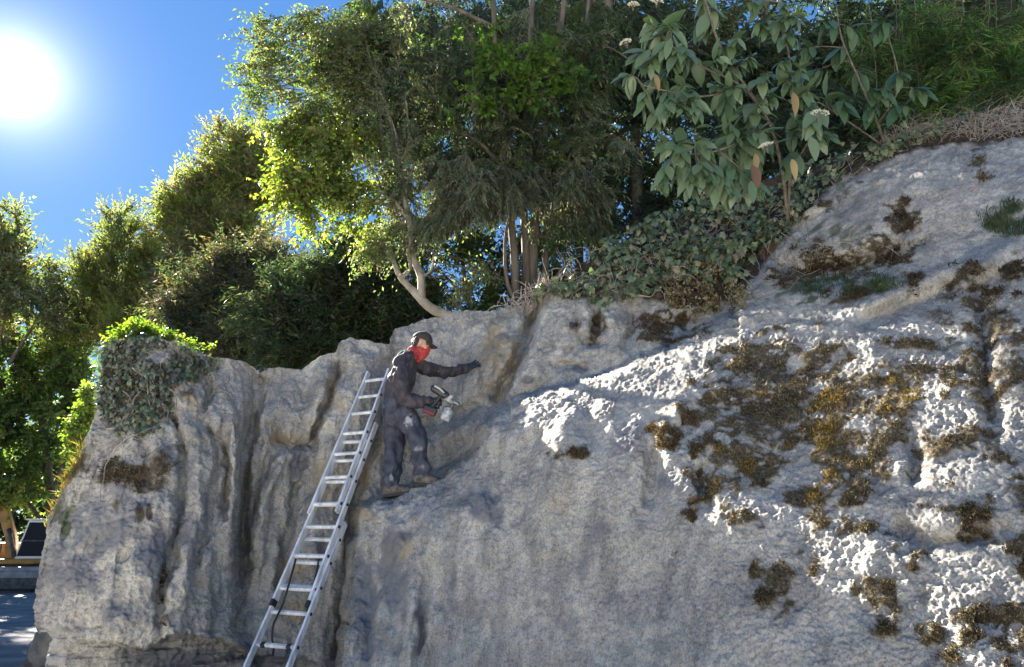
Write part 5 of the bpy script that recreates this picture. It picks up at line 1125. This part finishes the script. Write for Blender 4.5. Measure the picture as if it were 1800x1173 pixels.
# ------------------------------------------------------------------ excavator parked at the far side of the yard
M_YEL = noisy(mat('ochre_paint', rough=.5), (.24, .12, .025), (.36, .19, .04), scale=3); M_DKMET = noisy(mat('dark_steel', rough=.6), (.03, .03, .033), (.09, .088, .085), scale=6)
M_GREYMET = noisy(mat('blade_grey', rough=.6), (.16, .17, .19), (.28, .29, .31), scale=4); M_GLASS = mat('cab_glass', (.008, .013, .022), .3, spec=.08); M_WHITE = mat('cab_white', (.72, .72, .70), .5)
ex = empty('excavator', P(45,1036,33.5)*np.array([1, 1, 0])+np.array([0, 0, .04]), .25); tag(ex, 'ochre yellow excavator with white cab parked under the trees, half hidden by the bluff', 'excavator')
def eb(name, x0, x1, y0, y1, z0, z1, m, par=None, bev=.04):
    V = [(x, y, z) for x in (x0, x1) for y in (y0, y1) for z in (z0, z1)]; Q = [(0, 1, 3, 2), (4, 6, 7, 5), (0, 4, 5, 1), (2, 3, 7, 6), (0, 2, 6, 4), (1, 5, 7, 3)]
    o = Buf().add(V, Q).build(name, m, par or ex); bevel(o, bev, 2); return o
def prism(name, prof, y0, y1, m, par=None, bev=.03):   # profile in x,z pushed along y
    n = len(prof); V = [(x, y0, z) for x, z in prof]+[(x, y1, z) for x, z in prof]
    me = bpy.data.meshes.new(name); me.from_pydata(V, [], [list(range(n)), list(range(2*n-1, n-1, -1))]+[(k, k+n, (k+1) % n+n, (k+1) % n) for k in range(n)]); me.update()
    import bmesh; bm = bmesh.new(); bm.from_mesh(me); bmesh.ops.recalc_face_normals(bm, faces=bm.faces); bm.to_mesh(me); bm.free()
    me.materials.append(m); o = bpy.data.objects.new(name, me); COL.objects.link(o); o.parent = par or ex; bevel(o, bev, 2); return o
for x0, x1 in ((-1.75, -1.2), (.75, 1.3)):
    t = prism('track', [(a, z) for a, z in ((x0, .12), (x0+.06, .0), (x1-.06, 0), (x1, .12), (x1, .75), (x1-.06, .85), (x0+.06, .85), (x0, .75))], -1.9, 1.9, M_DKMET)
    for k in range(5):
        o = Buf().add(*tube([(x0-.02, -1.4+.7*k, .38), (x1+.02, -1.4+.7*k, .38)], .25, 14)).build('roller', M_DKMET, t)
    for k in range(20):
        y = -1.85+.19*k; o = eb('track_plate', x0-.03, x1+.03, y, y+.14, .845, .89, M_DKMET, t, .01)
eb('undercarriage', -1.2, .75, -1.0, 1.2, .35, .85, M_DKMET)
prism('dozer_blade', [(-2.2, .12), (1.35, .12), (1.35, .86), (-2.2, .86)], -2.6, -2.42, M_DKMET); eb('blade_top', -2.2, 1.35, -2.62, -2.3, .80, .98, M_GREYMET); eb('blade_face', -2.15, 1.3, -2.66, -2.61, .55, .80, M_GREYMET, None, .01)
for x in (-1.0, .5): eb('blade_arm', x-.12, x+.12, -2.4, -.8, .4, .6, M_DKMET)
eb('turntable', -1.1, .7, -.8, 1.0, .85, 1.05, M_DKMET)
eb('engine_cover', -1.5, 1.35, -.1, 2.1, 1.05, 1.95, M_YEL, None, .12); eb('deck', -1.5, 1.35, -1.15, .1, 1.05, 1.28, M_YEL, None, .05); eb('counterweight', -1.45, 1.3, 2.1, 2.6, 1.05, 2.0, M_YEL, None, .2)
cabf = prism('cab', [(-.32, 1.25), (.95, 1.25), (.95, 2.85), (-.02, 2.85)], -1.05, .35, M_WHITE, None, .06)
prism('front_window', [(-.22, 1.38), (.87, 1.38), (.87, 2.76), (.05, 2.76)], -1.075, -1.05, M_GLASS, cabf, .005)
o = prism('side_window', [(-.30, 1.45), (.87, 1.45), (.87, 2.7), (0, 2.7)], .35, .372, M_GLASS, cabf, .005)
eb('window_bar', -.18, .87, -1.10, -1.076, 1.98, 2.03, M_DKMET, cabf, .008); eb('door_handle', -.42, -.37, -.6, -.4, 1.8, 1.88, M_DKMET, cabf, .01); eb('roof', -.12, 1.0, -1.12, .4, 2.855, 2.92, M_WHITE, cabf, .03)
eb('mirror', .98, 1.12, -1.3, -1.24, 1.55, 1.85, M_DKMET, cabf, .02)
bo = prism('boom', [(-0.7, 1.25), (-0.25, 1.25), (-0.4, 2.1), (-0.9, 3.3), (-1.75, 3.9), (-1.85, 3.55), (-1.2, 3.0), (-0.8, 2.1)], -1.0, -.62, M_YEL, None, .05)
prism('stick', [(-1.9, 3.95), (-1.6, 3.9), (-1.4, 1.5), (-1.65, 1.4)], -.98, -.66, M_YEL, None, .04)
for a, c, r in (((-.3, -1.05, 1.35), (-.7, -1.05, 2.5), .085), ((-.65, -.8, 3.25), (-1.65, -.8, 4.1), .07), ((-1.15, -.8, 3.3), (-1.55, -.8, 1.9), .06)): Buf().add(*tube([a, c], r, 10)).build('cylinder', M_DKMET, ex, True)
prism('bucket', [(-1.75, 1.5), (-1.2, 1.4), (-1.0, 1.0), (-1.2, 0.62), (-1.75, 0.6), (-1.5, 0.95)], -1.25, -.4, M_DKMET, None, .03)
for k, z in enumerate((1.3, 1.62)): eb('handrail', -.95+.1*k, -.9+.1*k, -1.2, -1.15, 1.28, 1.9, M_DKMET, None, .01)

# ------------------------------------------------------------------ leaning slab of rock beside the road
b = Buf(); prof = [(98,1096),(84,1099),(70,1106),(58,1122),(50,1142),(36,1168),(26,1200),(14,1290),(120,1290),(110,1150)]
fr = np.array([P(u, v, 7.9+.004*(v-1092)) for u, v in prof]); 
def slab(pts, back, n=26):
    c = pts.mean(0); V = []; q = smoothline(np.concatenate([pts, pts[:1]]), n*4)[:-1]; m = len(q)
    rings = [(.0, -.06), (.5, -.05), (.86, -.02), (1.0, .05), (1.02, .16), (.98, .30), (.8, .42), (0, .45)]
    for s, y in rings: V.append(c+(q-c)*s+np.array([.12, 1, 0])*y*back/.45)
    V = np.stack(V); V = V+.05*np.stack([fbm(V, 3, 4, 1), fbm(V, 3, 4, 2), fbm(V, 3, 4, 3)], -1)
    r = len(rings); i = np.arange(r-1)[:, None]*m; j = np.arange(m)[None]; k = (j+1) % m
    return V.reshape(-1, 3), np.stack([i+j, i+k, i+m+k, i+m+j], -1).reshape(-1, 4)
bo_ = Buf().add(*slab(fr, .5)).build('boulder', noisy(mat('shade_dark_rock', rough=.8), (.035, .037, .042), (.15, .155, .165), scale=5, bump=.8, bscale=30), None, True); tag(bo_, 'leaning grey slab of rock beside the road at the foot of the bluff', 'boulder')  # dark tone puts the slab's shaded side into the colour
